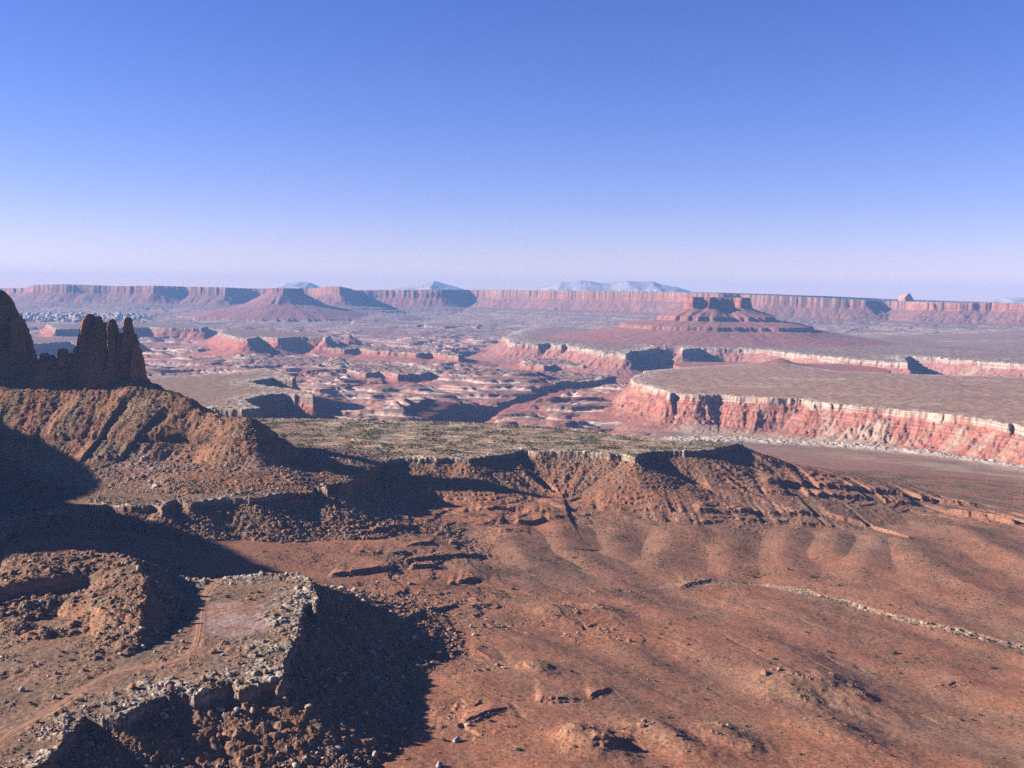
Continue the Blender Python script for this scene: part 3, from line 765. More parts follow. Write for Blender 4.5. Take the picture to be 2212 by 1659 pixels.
# rounded spurs fanning down from the broken ledges to the wash
SP = [[(1450, 1150, -320), (1425, 1205, -328), (1400, 1240, -333)], [(1560, 1150, -323), (1560, 1200, -331), (1575, 1235, -336)], [(1700, 1152, -325), (1682, 1200, -333), (1700, 1250, -338)], [(1800, 1158, -327), (1790, 1190, -331)],
      [(1905, 1160, -326), (1870, 1205, -332), (1850, 1250, -337)], [(1943, 1168, -326), (2010, 1228, -333), (2130, 1285, -339)], [(2060, 1140, -327), (2180, 1200, -333), (2330, 1260, -338)], [(1200, 1140, -314), (1215, 1190, -321), (1300, 1230, -328)], [(1330, 1140, -317), (1330, 1190, -326)], [(1090, 1150, -311), (1130, 1210, -318)]]
a, b = rows(950, 1750); x, y = X[a:b], Y[a:b]
best = np.full(x.shape, -9e9, F4)
for pl in SP:
    q = [P(*p) + (p[2],) for p in pl]
    d, zr, s = ridgeline(x, y, q)
    d = d + 7 * fbm(x, y, 50, 3, 660)
    best = np.maximum(best, zr + 4.5 - 0.20 * np.sqrt(d * d + 120))
df = best - H[a:b]
H[a:b] = np.where(df > -25, H[a:b] + 0.5 * (df + np.sqrt(df * df + 36)) * sst(-25, -12, df), H[a:b])

# broken ledges: short scarps that face the valley
def hit(px, py, z=-320.0):
    for _ in range(10):
        x_, y_ = P(px, py, z)
        i_ = min(max(int(np.searchsorted(Drow, y_)), 0), NR - 1); j_ = min(max(int(np.searchsorted(Ucol, x_ / y_)), 0), NC - 1)
        z = 0.5 * z + 0.5 * float(H[i_, j_])
    return P(px, py, z)


LEDGE = [([(1655, 1046), (1700, 1048), (1760, 1056), (1850, 1062), (1930, 1072), (2010, 1085), (2110, 1094)], 8, 70), ([(1640, 1066), (1720, 1070), (1800, 1074), (1900, 1082), (1990, 1094)], 6, 50), ([(1560, 1105), (1650, 1113), (1720, 1112), (1800, 1119), (1880, 1140), (1965, 1164)], 6, 45), ([(1580, 1124), (1660, 1128), (1750, 1134), (1850, 1146)], 4, 30),
         ([(2050, 1110), (2120, 1119), (2212, 1136), (2330, 1155)], 9, 70), ([(2090, 1100), (2212, 1116), (2330, 1130)], 5, 40), ([(1000, 1106), (1100, 1101), (1190, 1108)], 4, 30), ([(1040, 1136), (1120, 1131), (1195, 1121)], 5, 30), ([(1260, 1100), (1350, 1106)], 4, 30), ([(1400, 1100), (1480, 1108), (1540, 1104)], 5, 30), ([(1400, 1122), (1500, 1131), (1560, 1128)], 4, 30),
         ([(800, 1152), (900, 1142), (970, 1160)], 4, 25), ([(880, 1182), (1000, 1176)], 3, 20), ([(840, 1216), (960, 1206), (1050, 1200)], 4, 25), ([(700, 1246), (860, 1234), (945, 1226)], 5, 30), ([(890, 1268), (960, 1264), (1035, 1256)], 5, 30), ([(760, 1192), (850, 1200), (900, 1196)], 3, 25), ([(1060, 1150), (1140, 1152)], 3, 20),
         ([(855, 1346), (930, 1321), (988, 1308)], 3.2, 22), ([(1010, 1311), (1058, 1310)], 3, 18), ([(990, 1405), (1030, 1412), (1060, 1425)], 2.5, 15), ([(1110, 1517), (1170, 1511), (1245, 1514)], 3.2, 20), ([(1250, 1510), (1315, 1490)], 2.5, 18), ([(1000, 1560), (1095, 1532)], 3, 18), ([(1240, 1616), (1300, 1606), (1360, 1602)], 3.5, 20), ([(2020, 1488), (2100, 1474)], 2, 20), ([(1470, 1272), (1500, 1262), (1540, 1256)], 3, 20)]
for n_, (pts, hh, bk) in enumerate(LEDGE):
    w = sorted([hit(*p) for p in pts])
    ys = [p[1] for p in w]; xs = [p[0] for p in w]
    a, b = rows(min(ys) - 40, max(ys) + bk * 3 + 30)
    x, y = X[a:b], Y[a:b]
    jj = np.where(((x > xs[0] - 20) & (x < xs[-1] + 20)).any(0))[0]
    c, e = jj[0], jj[-1] + 1
    x, y = x[:, c:e], y[:, c:e]
    wob = 10 * fbm(x, x * 0 + n_ * 31, 55, 3, 670) + 5 * fbm(x, y * 0.3, 11, 3, 671)
    dy = y - np.interp(x, xs, ys) - wob
    on = sst(xs[0] - 15, xs[0] + 15, x) * sst(xs[-1] + 15, xs[-1] - 15, x) * sst(-0.32, 0.0, fbm(x, x * 0 + n_ * 17, 34, 3, 672))
    H[a:b, c:e] += hh * on * (0.65 * sst(-0.8, 0.8, dy) + 0.35 * sst(-5, -3.6, dy)) * np.exp(-np.maximum(dy, 0) / bk)
    f = on * sst(-7, -2, dy) * sst(3, 0, dy)
    COL[a:b, c:e] = COL[a:b, c:e] * (1 - 0.5 * f[..., None]) + np.array((0.30, 0.125, 0.08), F4) * 0.5 * f[..., None]
    BLD[a:b, c:e] = np.maximum(BLD[a:b, c:e], 0.35 * on * sst(-16, -5, dy) * sst(2, -1, dy))
print('near', time.time() - T0)

# the track across the near bench
TRK = [P(px, py, -254.8) for px, py in [(-80, 1650), (0, 1595), (60, 1562), (130, 1520), (190, 1480), (250, 1449), (320, 1440), (372, 1432), (405, 1414), (422, 1390), (428, 1360), (430, 1320), (438, 1290), (455, 1262), (470, 1250)]]
def smooth(pts, n=3):
    pts = [tuple(p) for p in pts]
    for _ in range(n):
        q = [pts[0]]
        for i in range(len(pts) - 1):
            ax_, ay_ = pts[i][:2]; bx_, by_ = pts[i + 1][:2]
            q += [(ax_ * .75 + bx_ * .25, ay_ * .75 + by_ * .25), (ax_ * .25 + bx_ * .75, ay_ * .25 + by_ * .75)]
        pts = q + [pts[-1]]
    return pts
TRK = smooth(TRK)
a, b = rows(500, 1050); x, y = X[a:b], Y[a:b]
d, s, _ = polydist(x, y, TRK, False)
tk = sst(7, 3.2, d)
H[a:b] = H[a:b] * (1 - tk * 0.9) + np.minimum(H[a:b], -254.6) * 0 + (H[a:b] * 0.1 + -254.9 * 0.9) * tk * 0.9
COL[a:b] = COL[a:b] * (1 - 0.6 * sst(9, 3, d)[..., None]) + np.array((0.36, 0.19, 0.12), F4) * 0.6 * sst(9, 3, d)[..., None]
BLD[a:b] *= sst(3, 6, d); VEG[a:b] *= sst(3, 6, d)

BLD *= (1 - 0.62 * sst(0.02, 0.16, X / Y) * sst(1200, 1300, Y))
# blocks of every size lying in the slopes
a, b = rows(500, 2300); x, y = X[a:b], Y[a:b]
rk = np.clip(BLD[a:b], 0, 1) ** 1.2
for lam, amp, sd in ((7.5, 1.7, 801), (3.4, 0.9, 802)):
    f1, ee, idd = cells(x + 2 * fbm(x, y, 15, 2, 803), y, lam, sd)
    pick = sst(0.55, 0.75, idd)
    H[a:b] += rk * pick * amp * sst(0.55, 0.2, f1) * (0.4 + idd)
    COL[a:b] *= (1 + 0.35 * rk * pick * (idd * 3 % 1.0 - 0.45) * 2 * sst(0.5, 0.3, f1))[..., None]
# general roughness
H += np.where(Y < 2300, fbm(X, Y, 5.5, 2, 701) * np.where(REG == 0, 0.17, 0.4), 0).astype(F4)
COL *= 0.515
np.clip(COL, 0.01, 0.9, COL)


def hgrid(x, y):
    """height of the land at world points"""
    x = np.asarray(x, float); y = np.asarray(y, float)
    fi = np.interp(y, Drow, np.arange(NR)); fj = np.interp(x / y, Ucol, np.arange(NC))
    i = np.minimum(fi.astype(int), NR - 2); j = np.minimum(fj.astype(int), NC - 2)
    t, v = fi - i, fj - j
    return (H[i, j] * (1 - t) * (1 - v) + H[i + 1, j] * t * (1 - v) + H[i, j + 1] * (1 - t) * v + H[i + 1, j + 1] * t * v)


# ------------------------------------------------------------------ materials
def new_mat(name):
    m = bpy.data.materials.new(name); m.use_nodes = True
    nt = m.node_tree
    bsdf = nt.nodes['Principled BSDF']
    bsdf.inputs['Roughness'].default_value = 0.95
    bsdf.inputs['Specular IOR Level'].default_value = 0.05
    return m, nt, bsdf


def nd(nt, typ, **kw):
    n = nt.nodes.new(typ)
    for k, v in kw.items():
        if k.startswith('i_'): n.inputs[int(k[2:])].default_value = v
        else: setattr(n, k, v)
    return n


def mixrgb(nt, mode, fac, a, b):
    n = nt.nodes.new('ShaderNodeMix'); n.data_type = 'RGBA'; n.blend_type = mode
    for idx, v in ((0, fac), (6, a), (7, b)):
        if hasattr(v, 'links'): nt.links.new(v, n.inputs[idx])
        else: n.inputs[idx].default_value = v
    return n.outputs[2]


def maprange(nt, v, a, b, c=0.0, d=1.0):
    n = nt.nodes.new('ShaderNodeMapRange'); n.interpolation_type = 'SMOOTHSTEP'
    nt.links.new(v, n.inputs[0])
    for i, q in zip((1, 2, 3, 4), (a, b, c, d)): n.inputs[i].default_value = q
    return n.outputs[0]


def mth(nt, op, a, b=None):
    n = nt.nodes.new('ShaderNodeMath'); n.operation = op
    for i, v in enumerate((a, b)):
        if v is None: continue
        if hasattr(v, 'links'): nt.links.new(v, n.inputs[i])
        else: n.inputs[i].default_value = v
    return n.outputs[0]


def noise(nt, vec, scale, detail=3, rough=0.55, sx=None):
    n = nt.nodes.new('ShaderNodeTexNoise')
    n.inputs['Scale'].default_value = scale; n.inputs['Detail'].default_value = detail; n.inputs['Roughness'].default_value = rough
    if sx is not None:
        mp = nt.nodes.new('ShaderNodeMapping'); mp.inputs['Scale'].default_value = sx
        nt.links.new(vec, mp.inputs[0]); vec = mp.outputs[0]
    nt.links.new(vec, n.inputs['Vector'])
    return n.outputs['Fac']


def land_material():
    m, nt, bsdf = new_mat('desert_land')
    at = nd(nt, 'ShaderNodeAttribute', attribute_name='rock_colour'); colr = at.outputs['Color']
    vg = nd(nt, 'ShaderNodeAttribute', attribute_name='scrub').outputs['Fac']
    geo = nt.nodes.new('ShaderNodeNewGeometry'); pos = geo.outputs['Position']
    sep = nt.nodes.new('ShaderNodeSeparateXYZ'); nt.links.new(geo.outputs['Normal'], sep.inputs[0])
    steep = maprange(nt, sep.outputs[2], 0.80, 0.55)
    # mottling at several sizes
    n1 = noise(nt, pos, 0.35, 4, 0.65); n2 = noise(nt, pos, 0.03, 4, 0.6)
    v1 = maprange(nt, n1, 0.3, 0.7, 0.72, 1.28); v2 = maprange(nt, n2, 0.3, 0.7, 0.85, 1.15)
    vv = mth(nt, 'MULTIPLY', v1, v2)
    cmb = nt.nodes.new('ShaderNodeCombineColor')
    for i in range(3): nt.links.new(vv, cmb.inputs[i])
    c = mixrgb(nt, 'MULTIPLY', 1.0, colr, cmb.outputs[0])
    # strata on the steep faces
    st = noise(nt, pos, 1.0, 4, 0.7, (0.004, 0.004, 0.22))
    sv = maprange(nt, st, 0.35, 0.65, 0.62, 1.32)
    cmb2 = nt.nodes.new('ShaderNodeCombineColor')
    for i in range(3): nt.links.new(sv, cmb2.inputs[i])
    c = mixrgb(nt, 'MULTIPLY', steep, c, cmb2.outputs[0])
    # desert varnish, running down
    vr = noise(nt, pos, 1.0, 3, 0.6, (0.16, 0.16, 0.012))
    vf = mth(nt, 'MULTIPLY', maprange(nt, vr, 0.52, 0.68), steep)
    c = mixrgb(nt, 'MIX', mth(nt, 'MULTIPLY', vf, 0.45), c, (0.14, 0.07, 0.055, 1))
    # low scrub: each plant a dark spot about a metre wide
    vo = nt.nodes.new('ShaderNodeTexVoronoi'); vo.inputs['Scale'].default_value = 0.36
    nt.links.new(pos, vo.inputs['Vector'])
    spot = maprange(nt, vo.outputs['Distance'], 0.42, 0.22)
    sepc = nt.nodes.new('ShaderNodeSeparateColor'); nt.links.new(vo.outputs['Color'], sepc.inputs[0])
    pick = mth(nt, 'LESS_THAN', sepc.outputs[0], vg)
    sf = mth(nt, 'MULTIPLY', mth(nt, 'MULTIPLY', spot, pick), mth(nt, 'SUBTRACT', 1.0, steep))
    c = mixrgb(nt, 'MIX', mth(nt, 'MULTIPLY', sf, 0.75), c, (0.037, 0.039, 0.025, 1))
    nt.links.new(c, bsdf.inputs['Base Color'])
    b1 = noise(nt, pos, 0.9, 5, 0.7)
    bp = nt.nodes.new('ShaderNodeBump'); bp.inputs['Strength'].default_value = 0.75; bp.inputs['Distance'].default_value = 0.9
    nt.links.new(b1, bp.inputs['Height']); nt.links.new(bp.outputs[0], bsdf.inputs['Normal'])
    sm = nd(nt, 'ShaderNodeAttribute', attribute_name='roughness').outputs['Fac']
    nt.links.new(sm, bp.inputs['Strength'])
    return m


LAND = land_material()


def rock_material(name, base, dark, lit=None):
    m, nt, bsdf = new_mat(name)
    geo = nt.nodes.new('ShaderNodeNewGeometry'); pos = geo.outputs['Position']
    oi = nt.nodes.new('ShaderNodeObjectInfo')
    n1 = noise(nt, pos, 0.5, 5, 0.65)
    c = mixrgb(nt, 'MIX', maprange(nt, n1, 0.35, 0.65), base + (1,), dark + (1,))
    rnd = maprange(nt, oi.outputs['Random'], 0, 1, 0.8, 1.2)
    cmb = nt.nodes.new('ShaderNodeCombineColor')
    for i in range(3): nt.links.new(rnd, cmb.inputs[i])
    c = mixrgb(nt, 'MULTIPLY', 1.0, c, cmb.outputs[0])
    nt.links.new(c, bsdf.inputs['Base Color'])
    bp = nt.nodes.new('ShaderNodeBump'); bp.inputs['Strength'].default_value = 0.6; bp.inputs['Distance'].default_value = 0.4
    nt.links.new(noise(nt, pos, 1.6, 4, 0.6), bp.inputs['Height']); nt.links.new(bp.outputs[0], bsdf.inputs['Normal'])
    return m


# ------------------------------------------------------------------ objects
def tag(o, label=None, cat=None, group=None, kind=None):
    if label: o['label'] = label
    if cat: o['category'] = cat
    if group: o['group'] = group
    if kind: o['kind'] = kind
    return o


def mesh_np(name, co, faces, mat, attrs=None, smooth=False):
    """faces: (n, 3) or (n, 4) array"""
    me = bpy.data.meshes.new(name)
    co = np.ascontiguousarray(co, F4); faces = np.ascontiguousarray(faces, np.int32)
    n, k = faces.shape
    me.vertices.add(len(co)); me.vertices.foreach_set('co', co.ravel())
    me.loops.add(n * k); me.loops.foreach_set('vertex_index', faces.ravel())
    me.polygons.add(n); me.polygons.foreach_set('loop_start', np.arange(0, n * k, k, dtype=np.int32))
    try: me.polygons.foreach_set('loop_total', np.full(n, k, np.int32))
    except Exception: pass
    if smooth: me.polygons.foreach_set('use_smooth', np.ones(n, bool))
    me.update(calc_edges=True)
    for nm, typ, arr in attrs or []:
        at = me.attributes.new(nm, typ, 'POINT')
        if typ == 'FLOAT_COLOR':
            at.data.foreach_set('color', np.concatenate([arr, np.ones((len(arr), 1))], 1).astype(F4).ravel())
        else:
            at.data.foreach_set('value', arr.astype(F4).ravel())
    if mat: me.materials.append(mat)
    o = bpy.data.objects.new(name, me); coll.objects.link(o)
    return o


vid = np.arange(NR * NC, dtype=np.int32).reshape(NR, NC)
quads = np.stack([vid[:-1, :-1], vid[:-1, 1:], vid[1:, 1:], vid[1:, :-1]], -1)
qreg = REG[:-1, :-1]
CO = np.stack([X, Y, H], -1).reshape(-1, 3)
colf = COL.reshape(-1, 3); vegf = VEG.ravel()
ruff = np.where((REG == 0) | (REG == 8), 0.28, 0.6).astype(F4)
ruff = np.where(Y < 2300, np.maximum(ruff, np.clip(BLD, 0, 1) * 0.8), ruff).ravel()
PIECES = [((0,), 'desert_ground', 'red desert basin of low swells and scrub below the benches', 'ground', 'structure'),
          ((2,), 'dry_wash', 'pale stony dry wash winding across the red basin', 'wash', 'structure'),
          ((4,), 'canyon_terrain', 'maze of pink canyons with pale ledges in the middle distance', 'canyon', 'structure'),
          ((5,), 'plateau_terrain', 'long red cliff of the flat plateau along the horizon', 'plateau', 'structure'),
          ((6,), 'canyon_bench_terrain', 'pale rimmed bench on the far side of the canyon', 'bench', 'structure'),
          ((7,), 'plain_terrain', 'brown flat bench with bright slickrock rim and dark bays right of the spires', 'bench', 'structure'),
          ((8,), 'mesa_terrain', 'broad brown mesa top with cream cliff band on the right', 'mesa', 'structure'),
          ((9,), 'butte', 'red flat topped butte with shadowed cliff above stepped skirts, right of centre', 'butte', 'thing'),
          ((10,), 'butte', 'small hazy butte with pointed skirts before the plateau, left of centre', 'butte', 'thing'),
          ((11,), 'talus_slope_terrain', 'gullied rubble slope below the dark rock spires', 'slope', 'structure'),
          ((12,), 'scrub_bench_terrain', 'scrub covered bench edged with broken pale caprock', 'bench', 'structure'),
          ((14,), 'cliff_terrain', 'tall red cliff of the high tableland', 'cliff', 'structure'),
          ((13,), 'hill_terrain', 'stony red hill beside the dirt track', 'hill', 'structure')]
for regs, name, label, cat, kind in PIECES:
    mk = np.isin(qreg, regs)
    q = quads[mk]
    if len(q) == 0: continue
    used, inv = np.unique(q, return_inverse=True)
    o = mesh_np(name, CO[used], inv.reshape(-1, 4), LAND, [('rock_colour', 'FLOAT_COLOR', colf[used]), ('scrub', 'FLOAT', vegf[used]), ('roughness', 'FLOAT', ruff[used])])
    tag(o, label, cat, None, kind if kind != 'thing' else None)
del quads, CO, vid
print('land mesh', time.time() - T0)


# ------------------------------------------------------------------ rock towers
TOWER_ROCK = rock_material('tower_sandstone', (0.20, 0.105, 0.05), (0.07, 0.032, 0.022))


def loft(name, secs, mat, parent=None, seed=0, seg=72, dz=0.7, rough=1.0, yc=0.0):
    """closed rock column. secs: (z, x left, x right, y front, y back) from the foot up, in metres from the parent"""
    secs = sorted(secs); zs = [q[0] for q in secs]
    n = max(4, int((zs[-1] - zs[0]) / dz))
    zz = np.linspace(zs[0], zs[-1], n)
    A = [np.interp(zz, zs, [q[i] for q in secs]) for i in (1, 2, 3, 4)]
    th = np.arange(seg) * 2 * math.pi / seg
    ct, st = np.cos(th), np.sin(th)
    e = 0.45
    sx = np.sign(ct) * np.abs(ct) ** 0.8
    fr_ = np.interp(sx, [-1, -0.45, 1], [0.0, 1.0, 0.12])
    sy = np.where(st < 0, -fr_, np.abs(st) ** e)
    cx_, hx = (A[0] + A[1]) / 2, (A[1] - A[0]) / 2
    cy_, hy = (A[2] + A[3]) / 2, (A[3] - A[2]) / 2
    x = cx_[:, None] + hx[:, None] * sx; y = cy_[:, None] + hy[:, None] * sy
    z = np.repeat(zz[:, None], seg, 1)
    # joints running down, beds running round
    per = (th[None] * (hx + hy)[:, None] * 0.5)
    crack = ridged(per + seed * 37.0, z * 0.05, 7.0, 3, 700 + seed)
    crk2 = ridged(per + seed * 17.0, z * 0.12, 3.2, 2, 710 + seed)
    bq = fbm(z * 1.0 + seed * 11.0, per * 0.05, 4.5, 3, 720 + seed)
    beds = np.round(bq * 3.5) / 3.5
    _, ce, cid = cells(per + 1.5 * fbm(per, z, 6, 2, 755), z * 0.5, 4.4, 760 + seed)
    lump = fbm(per + seed * 3.3, z * 0.35, 9.0, 3, 740 + seed)
    off = rough * (-sst(0.74, 1.0, crack) * 3.0 - sst(0.8, 1.0, crk2) * 1.0 + beds * 1.2 + lump * 1.2 + (cid - 0.5) * 2.6 * sst(0.0, 0.10, ce) + 0.4)
    off = off * np.minimum(1, (hx + hy)[:, None] / 14)
    x = x + off * ct; y = y + off * st + 0.12 * (x - cx_[:, None])
    x[-1] = cx_[-1] + (x[-1] - cx_[-1]) * 0.75; y[-1] = cy_[-1] + (y[-1] - cy_[-1]) * 0.75
    co = np.stack([x, y, z], -1).reshape(-1, 3)
    co = np.concatenate([co, [[cx_[-1], cy_[-1], zz[-1] + 0.5]], [[cx_[0], cy_[0], zz[0]]]])
    idx = np.arange(n * seg).reshape(n, seg); nx = np.roll(idx, -1, 1)
    q = np.stack([idx[:-1], nx[:-1], nx[1:], idx[1:]], -1).reshape(-1, 4)
    f = np.concatenate([q[:, [0, 1, 2]], q[:, [0, 2, 3]], np.stack([idx[-1], nx[-1], np.full(seg, n * seg)], -1), np.stack([nx[0], idx[0], np.full(seg, n * seg + 1)], -1)])
    o = mesh_np(name, co, f, mat)
    if parent: o.parent = parent
    return o


def empty(name, loc):
    o = bpy.data.objects.new(name, None); o.location = loc; coll.objects.link(o); o.empty_display_size = 5
    return o


TD = 1562.0
tox, toy, toz = PD(230, 815, TD)


def vsec(rows_, ox, oz, D=TD, y0=-12, y1=12):
    """picture silhouette rows (y, x left, x right) -> column sections about an origin"""
    out = []
    for r in rows_:
        yf, yb = (r[3], r[4]) if len(r) > 3 else (y0, y1)
        a_ = PD(r[1], r[0], D); b_ = PD(r[2], r[0], D)
        out.append((a_[2] - oz, a_[0] - ox, b_[0] - ox, yf, yb))
    return out


castle = empty('rock_spires', (tox, toy, toz))
tag(castle, 'dark cluster of rock spires with golden sunlit edges on the talus ridge', 'rock spires')
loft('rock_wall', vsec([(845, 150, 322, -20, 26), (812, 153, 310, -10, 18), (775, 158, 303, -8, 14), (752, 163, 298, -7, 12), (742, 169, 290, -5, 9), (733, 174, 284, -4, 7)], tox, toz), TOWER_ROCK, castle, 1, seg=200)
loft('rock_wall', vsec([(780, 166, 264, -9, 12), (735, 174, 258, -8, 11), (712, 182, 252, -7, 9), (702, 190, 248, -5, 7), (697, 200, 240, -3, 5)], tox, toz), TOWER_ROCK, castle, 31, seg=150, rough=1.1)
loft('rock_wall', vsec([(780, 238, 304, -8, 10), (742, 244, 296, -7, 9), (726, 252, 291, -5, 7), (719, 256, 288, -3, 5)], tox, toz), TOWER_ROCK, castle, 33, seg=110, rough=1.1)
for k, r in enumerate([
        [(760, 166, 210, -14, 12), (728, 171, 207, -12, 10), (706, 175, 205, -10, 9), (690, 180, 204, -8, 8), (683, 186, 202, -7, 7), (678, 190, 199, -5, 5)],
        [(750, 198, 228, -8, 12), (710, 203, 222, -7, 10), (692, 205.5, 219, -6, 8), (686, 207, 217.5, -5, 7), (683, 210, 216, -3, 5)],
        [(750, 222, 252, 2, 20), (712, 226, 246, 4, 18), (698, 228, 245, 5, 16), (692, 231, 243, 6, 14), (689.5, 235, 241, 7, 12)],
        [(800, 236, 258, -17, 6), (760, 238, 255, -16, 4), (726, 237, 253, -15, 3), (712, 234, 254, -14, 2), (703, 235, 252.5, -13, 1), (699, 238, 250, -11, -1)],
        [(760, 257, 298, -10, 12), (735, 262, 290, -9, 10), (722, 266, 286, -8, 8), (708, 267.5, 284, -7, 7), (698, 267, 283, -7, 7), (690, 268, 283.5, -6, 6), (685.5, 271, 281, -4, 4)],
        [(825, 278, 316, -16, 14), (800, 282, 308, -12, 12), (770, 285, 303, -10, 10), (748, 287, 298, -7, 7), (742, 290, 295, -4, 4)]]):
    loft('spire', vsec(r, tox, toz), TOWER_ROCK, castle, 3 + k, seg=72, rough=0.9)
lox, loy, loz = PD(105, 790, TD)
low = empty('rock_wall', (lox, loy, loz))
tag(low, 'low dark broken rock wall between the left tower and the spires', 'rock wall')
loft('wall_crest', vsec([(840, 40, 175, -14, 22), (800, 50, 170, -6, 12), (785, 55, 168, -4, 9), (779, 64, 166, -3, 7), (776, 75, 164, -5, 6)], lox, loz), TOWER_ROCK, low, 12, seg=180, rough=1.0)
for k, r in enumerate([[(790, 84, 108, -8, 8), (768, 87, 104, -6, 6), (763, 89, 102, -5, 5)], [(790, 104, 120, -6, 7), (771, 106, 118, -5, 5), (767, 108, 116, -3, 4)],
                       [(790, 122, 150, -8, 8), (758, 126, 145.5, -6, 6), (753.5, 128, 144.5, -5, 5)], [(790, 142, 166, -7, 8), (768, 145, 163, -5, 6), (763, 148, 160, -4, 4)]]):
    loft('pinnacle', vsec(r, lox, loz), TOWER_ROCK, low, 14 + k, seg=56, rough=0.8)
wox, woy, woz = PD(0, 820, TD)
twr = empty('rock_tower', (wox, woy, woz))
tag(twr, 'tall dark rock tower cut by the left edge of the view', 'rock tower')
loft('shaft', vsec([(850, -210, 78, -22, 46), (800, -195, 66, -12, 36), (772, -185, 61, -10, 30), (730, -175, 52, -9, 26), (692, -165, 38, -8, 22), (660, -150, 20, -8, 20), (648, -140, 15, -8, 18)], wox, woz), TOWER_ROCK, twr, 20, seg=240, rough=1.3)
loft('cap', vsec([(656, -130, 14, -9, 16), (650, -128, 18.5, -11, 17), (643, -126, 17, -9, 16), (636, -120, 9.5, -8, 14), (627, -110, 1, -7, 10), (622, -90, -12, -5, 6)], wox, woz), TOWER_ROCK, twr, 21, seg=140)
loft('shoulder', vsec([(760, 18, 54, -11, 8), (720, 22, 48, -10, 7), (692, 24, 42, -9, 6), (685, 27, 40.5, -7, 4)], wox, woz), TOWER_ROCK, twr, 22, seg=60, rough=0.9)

# pale dome on the plateau
DOME_ROCK = rock_material('pale_sandstone', (0.22, 0.13, 0.10), (0.18, 0.10, 0.073))
dox, doy, doz = PD(1958, 651, 11400)
dome = loft('rock_dome', [(q[0], q[1], q[2], -60, 60) for q in vsec([(656, 1938, 1980), (648, 1942, 1974), (643, 1943.5, 1971), (638, 1949, 1968), (635, 1954, 1966), (633, 1959, 1964)], dox, doz, 11400)], DOME_ROCK, None, 30, seg=40, dz=4, rough=3.0)
dome.location = (dox, doy, doz)
tag(dome, 'lone pale sandstone knob rising above the plateau rim', 'rock knob')

# ------------------------------------------------------------------ far mountains
MT, mt_nt, mt_b = new_mat('far_mountain')
gpos = mt_nt.nodes.new('ShaderNodeNewGeometry').outputs['Position']
mt_nt.links.new(mixrgb(mt_nt, 'MIX', maprange(mt_nt, noise(mt_nt, gpos, 0.002, 4), 0.35, 0.65), (0.19, 0.155, 0.15, 1), (0.30, 0.24, 0.23, 1)), mt_b.inputs['Base Color'])


def mountain(prof, D, depth, label, seed):
    us = [(px - CX) / FPX for px, _ in prof]
    hz = [PD(px, py, D)[2] for px, py in prof]
    xs = [PD(px, py, D)[0] for px, py in prof]
    gx = np.linspace(xs[0] - 200, xs[-1] + 200, 220); gy = np.linspace(-depth, depth, 60)
    gX, gY = np.meshgrid(gx, gy)
    crest = np.interp(gX, xs, hz)
    base = -330.0
    rid = ridged(gX + 0 * gY, gY * 0.6, 900, 4, 800 + seed)
    fall = np.clip(1 - np.abs(gY) / depth * (1.25 - 0.5 * rid), 0, 1) ** 0.8
    Z = base + (crest - base) * fall + (rid - 0.6) * 30 * (1 - fall) * fall * 4
    co = np.stack([gX, gY + D, Z], -1).reshape(-1, 3)
    i = np.arange(len(co)).reshape(gX.shape)
    o = mesh_np('mountain', co, np.stack([i[:-1, :-1], i[:-1, 1:], i[1:, 1:], i[1:, :-1]], -1).reshape(-1, 4), MT)
    tag(o, label, 'mountain', None, 'structure')


mountain([(560, 640), (585, 622), (600, 614), (620, 609), (650, 607.5), (670, 610), (688, 618), (720, 640)], 24200, 1700, 'pale blue rounded mountain behind the small hazy butte', 1)
mountain([(790, 645), (828, 627), (860, 620), (900, 613), (925, 608), (938, 605.5), (955, 611), (975, 616), (1000, 624), (1040, 640)], 24200, 1700, 'pale blue pointed mountain above the middle of the plateau', 2)
mountain([(1100, 640), (1131, 626), (1167, 620), (1190, 614), (1211, 608), (1230, 608.5), (1254, 605), (1275, 607), (1298, 611), (1315, 611), (1355, 605.5), (1380, 608), (1408, 606.5), (1425, 613), (1460, 619), (1490, 628), (1530, 645)], 24000, 1800, 'broad pale blue mountain range with several summits on the horizon', 3)
mountain([(2090, 668), (2141, 649), (2165, 643), (2185, 641.5), (2212, 642), (2290, 648), (2350, 668)], 24300, 1500, 'faint blue mountain at the far right end of the plateau', 4)
print('towers', time.time() - T0)

# ------------------------------------------------------------------ the dirt track as its own strip
def strip(name, pts, w, mat, lift=0.12, nacross=5):
    pts = np.array([p[:2] for p in pts]); d = np.gradient(pts, axis=0); d /= np.linalg.norm(d, axis=1)[:, None]
    nrm = np.stack([-d[:, 1], d[:, 0]], 1)
    t = np.linspace(-0.5, 0.5, nacross)
    wv = w * (1 + 0.12 * np.sin(np.arange(len(pts)) * 0.9))
    xy = pts[:, None] + nrm[:, None] * (t[None, :, None] * wv[:, None, None])
    z = hgrid(xy[..., 0], xy[..., 1])
    z = np.maximum(z, np.max(z, 1, keepdims=True) - 0.25) + lift - 0.1 * np.exp(-((np.abs(t) - 0.27) / 0.1) ** 2)
    co = np.concatenate([xy, z[..., None]], -1).reshape(-1, 3)
    i = np.arange(len(co)).reshape(len(pts), nacross)
    return mesh_np(name, co, np.stack([i[:-1, :-1], i[:-1, 1:], i[1:, 1:], i[1:, :-1]], -1).reshape(-1, 4), mat, [('across', 'FLOAT', np.tile(t, len(pts)))])


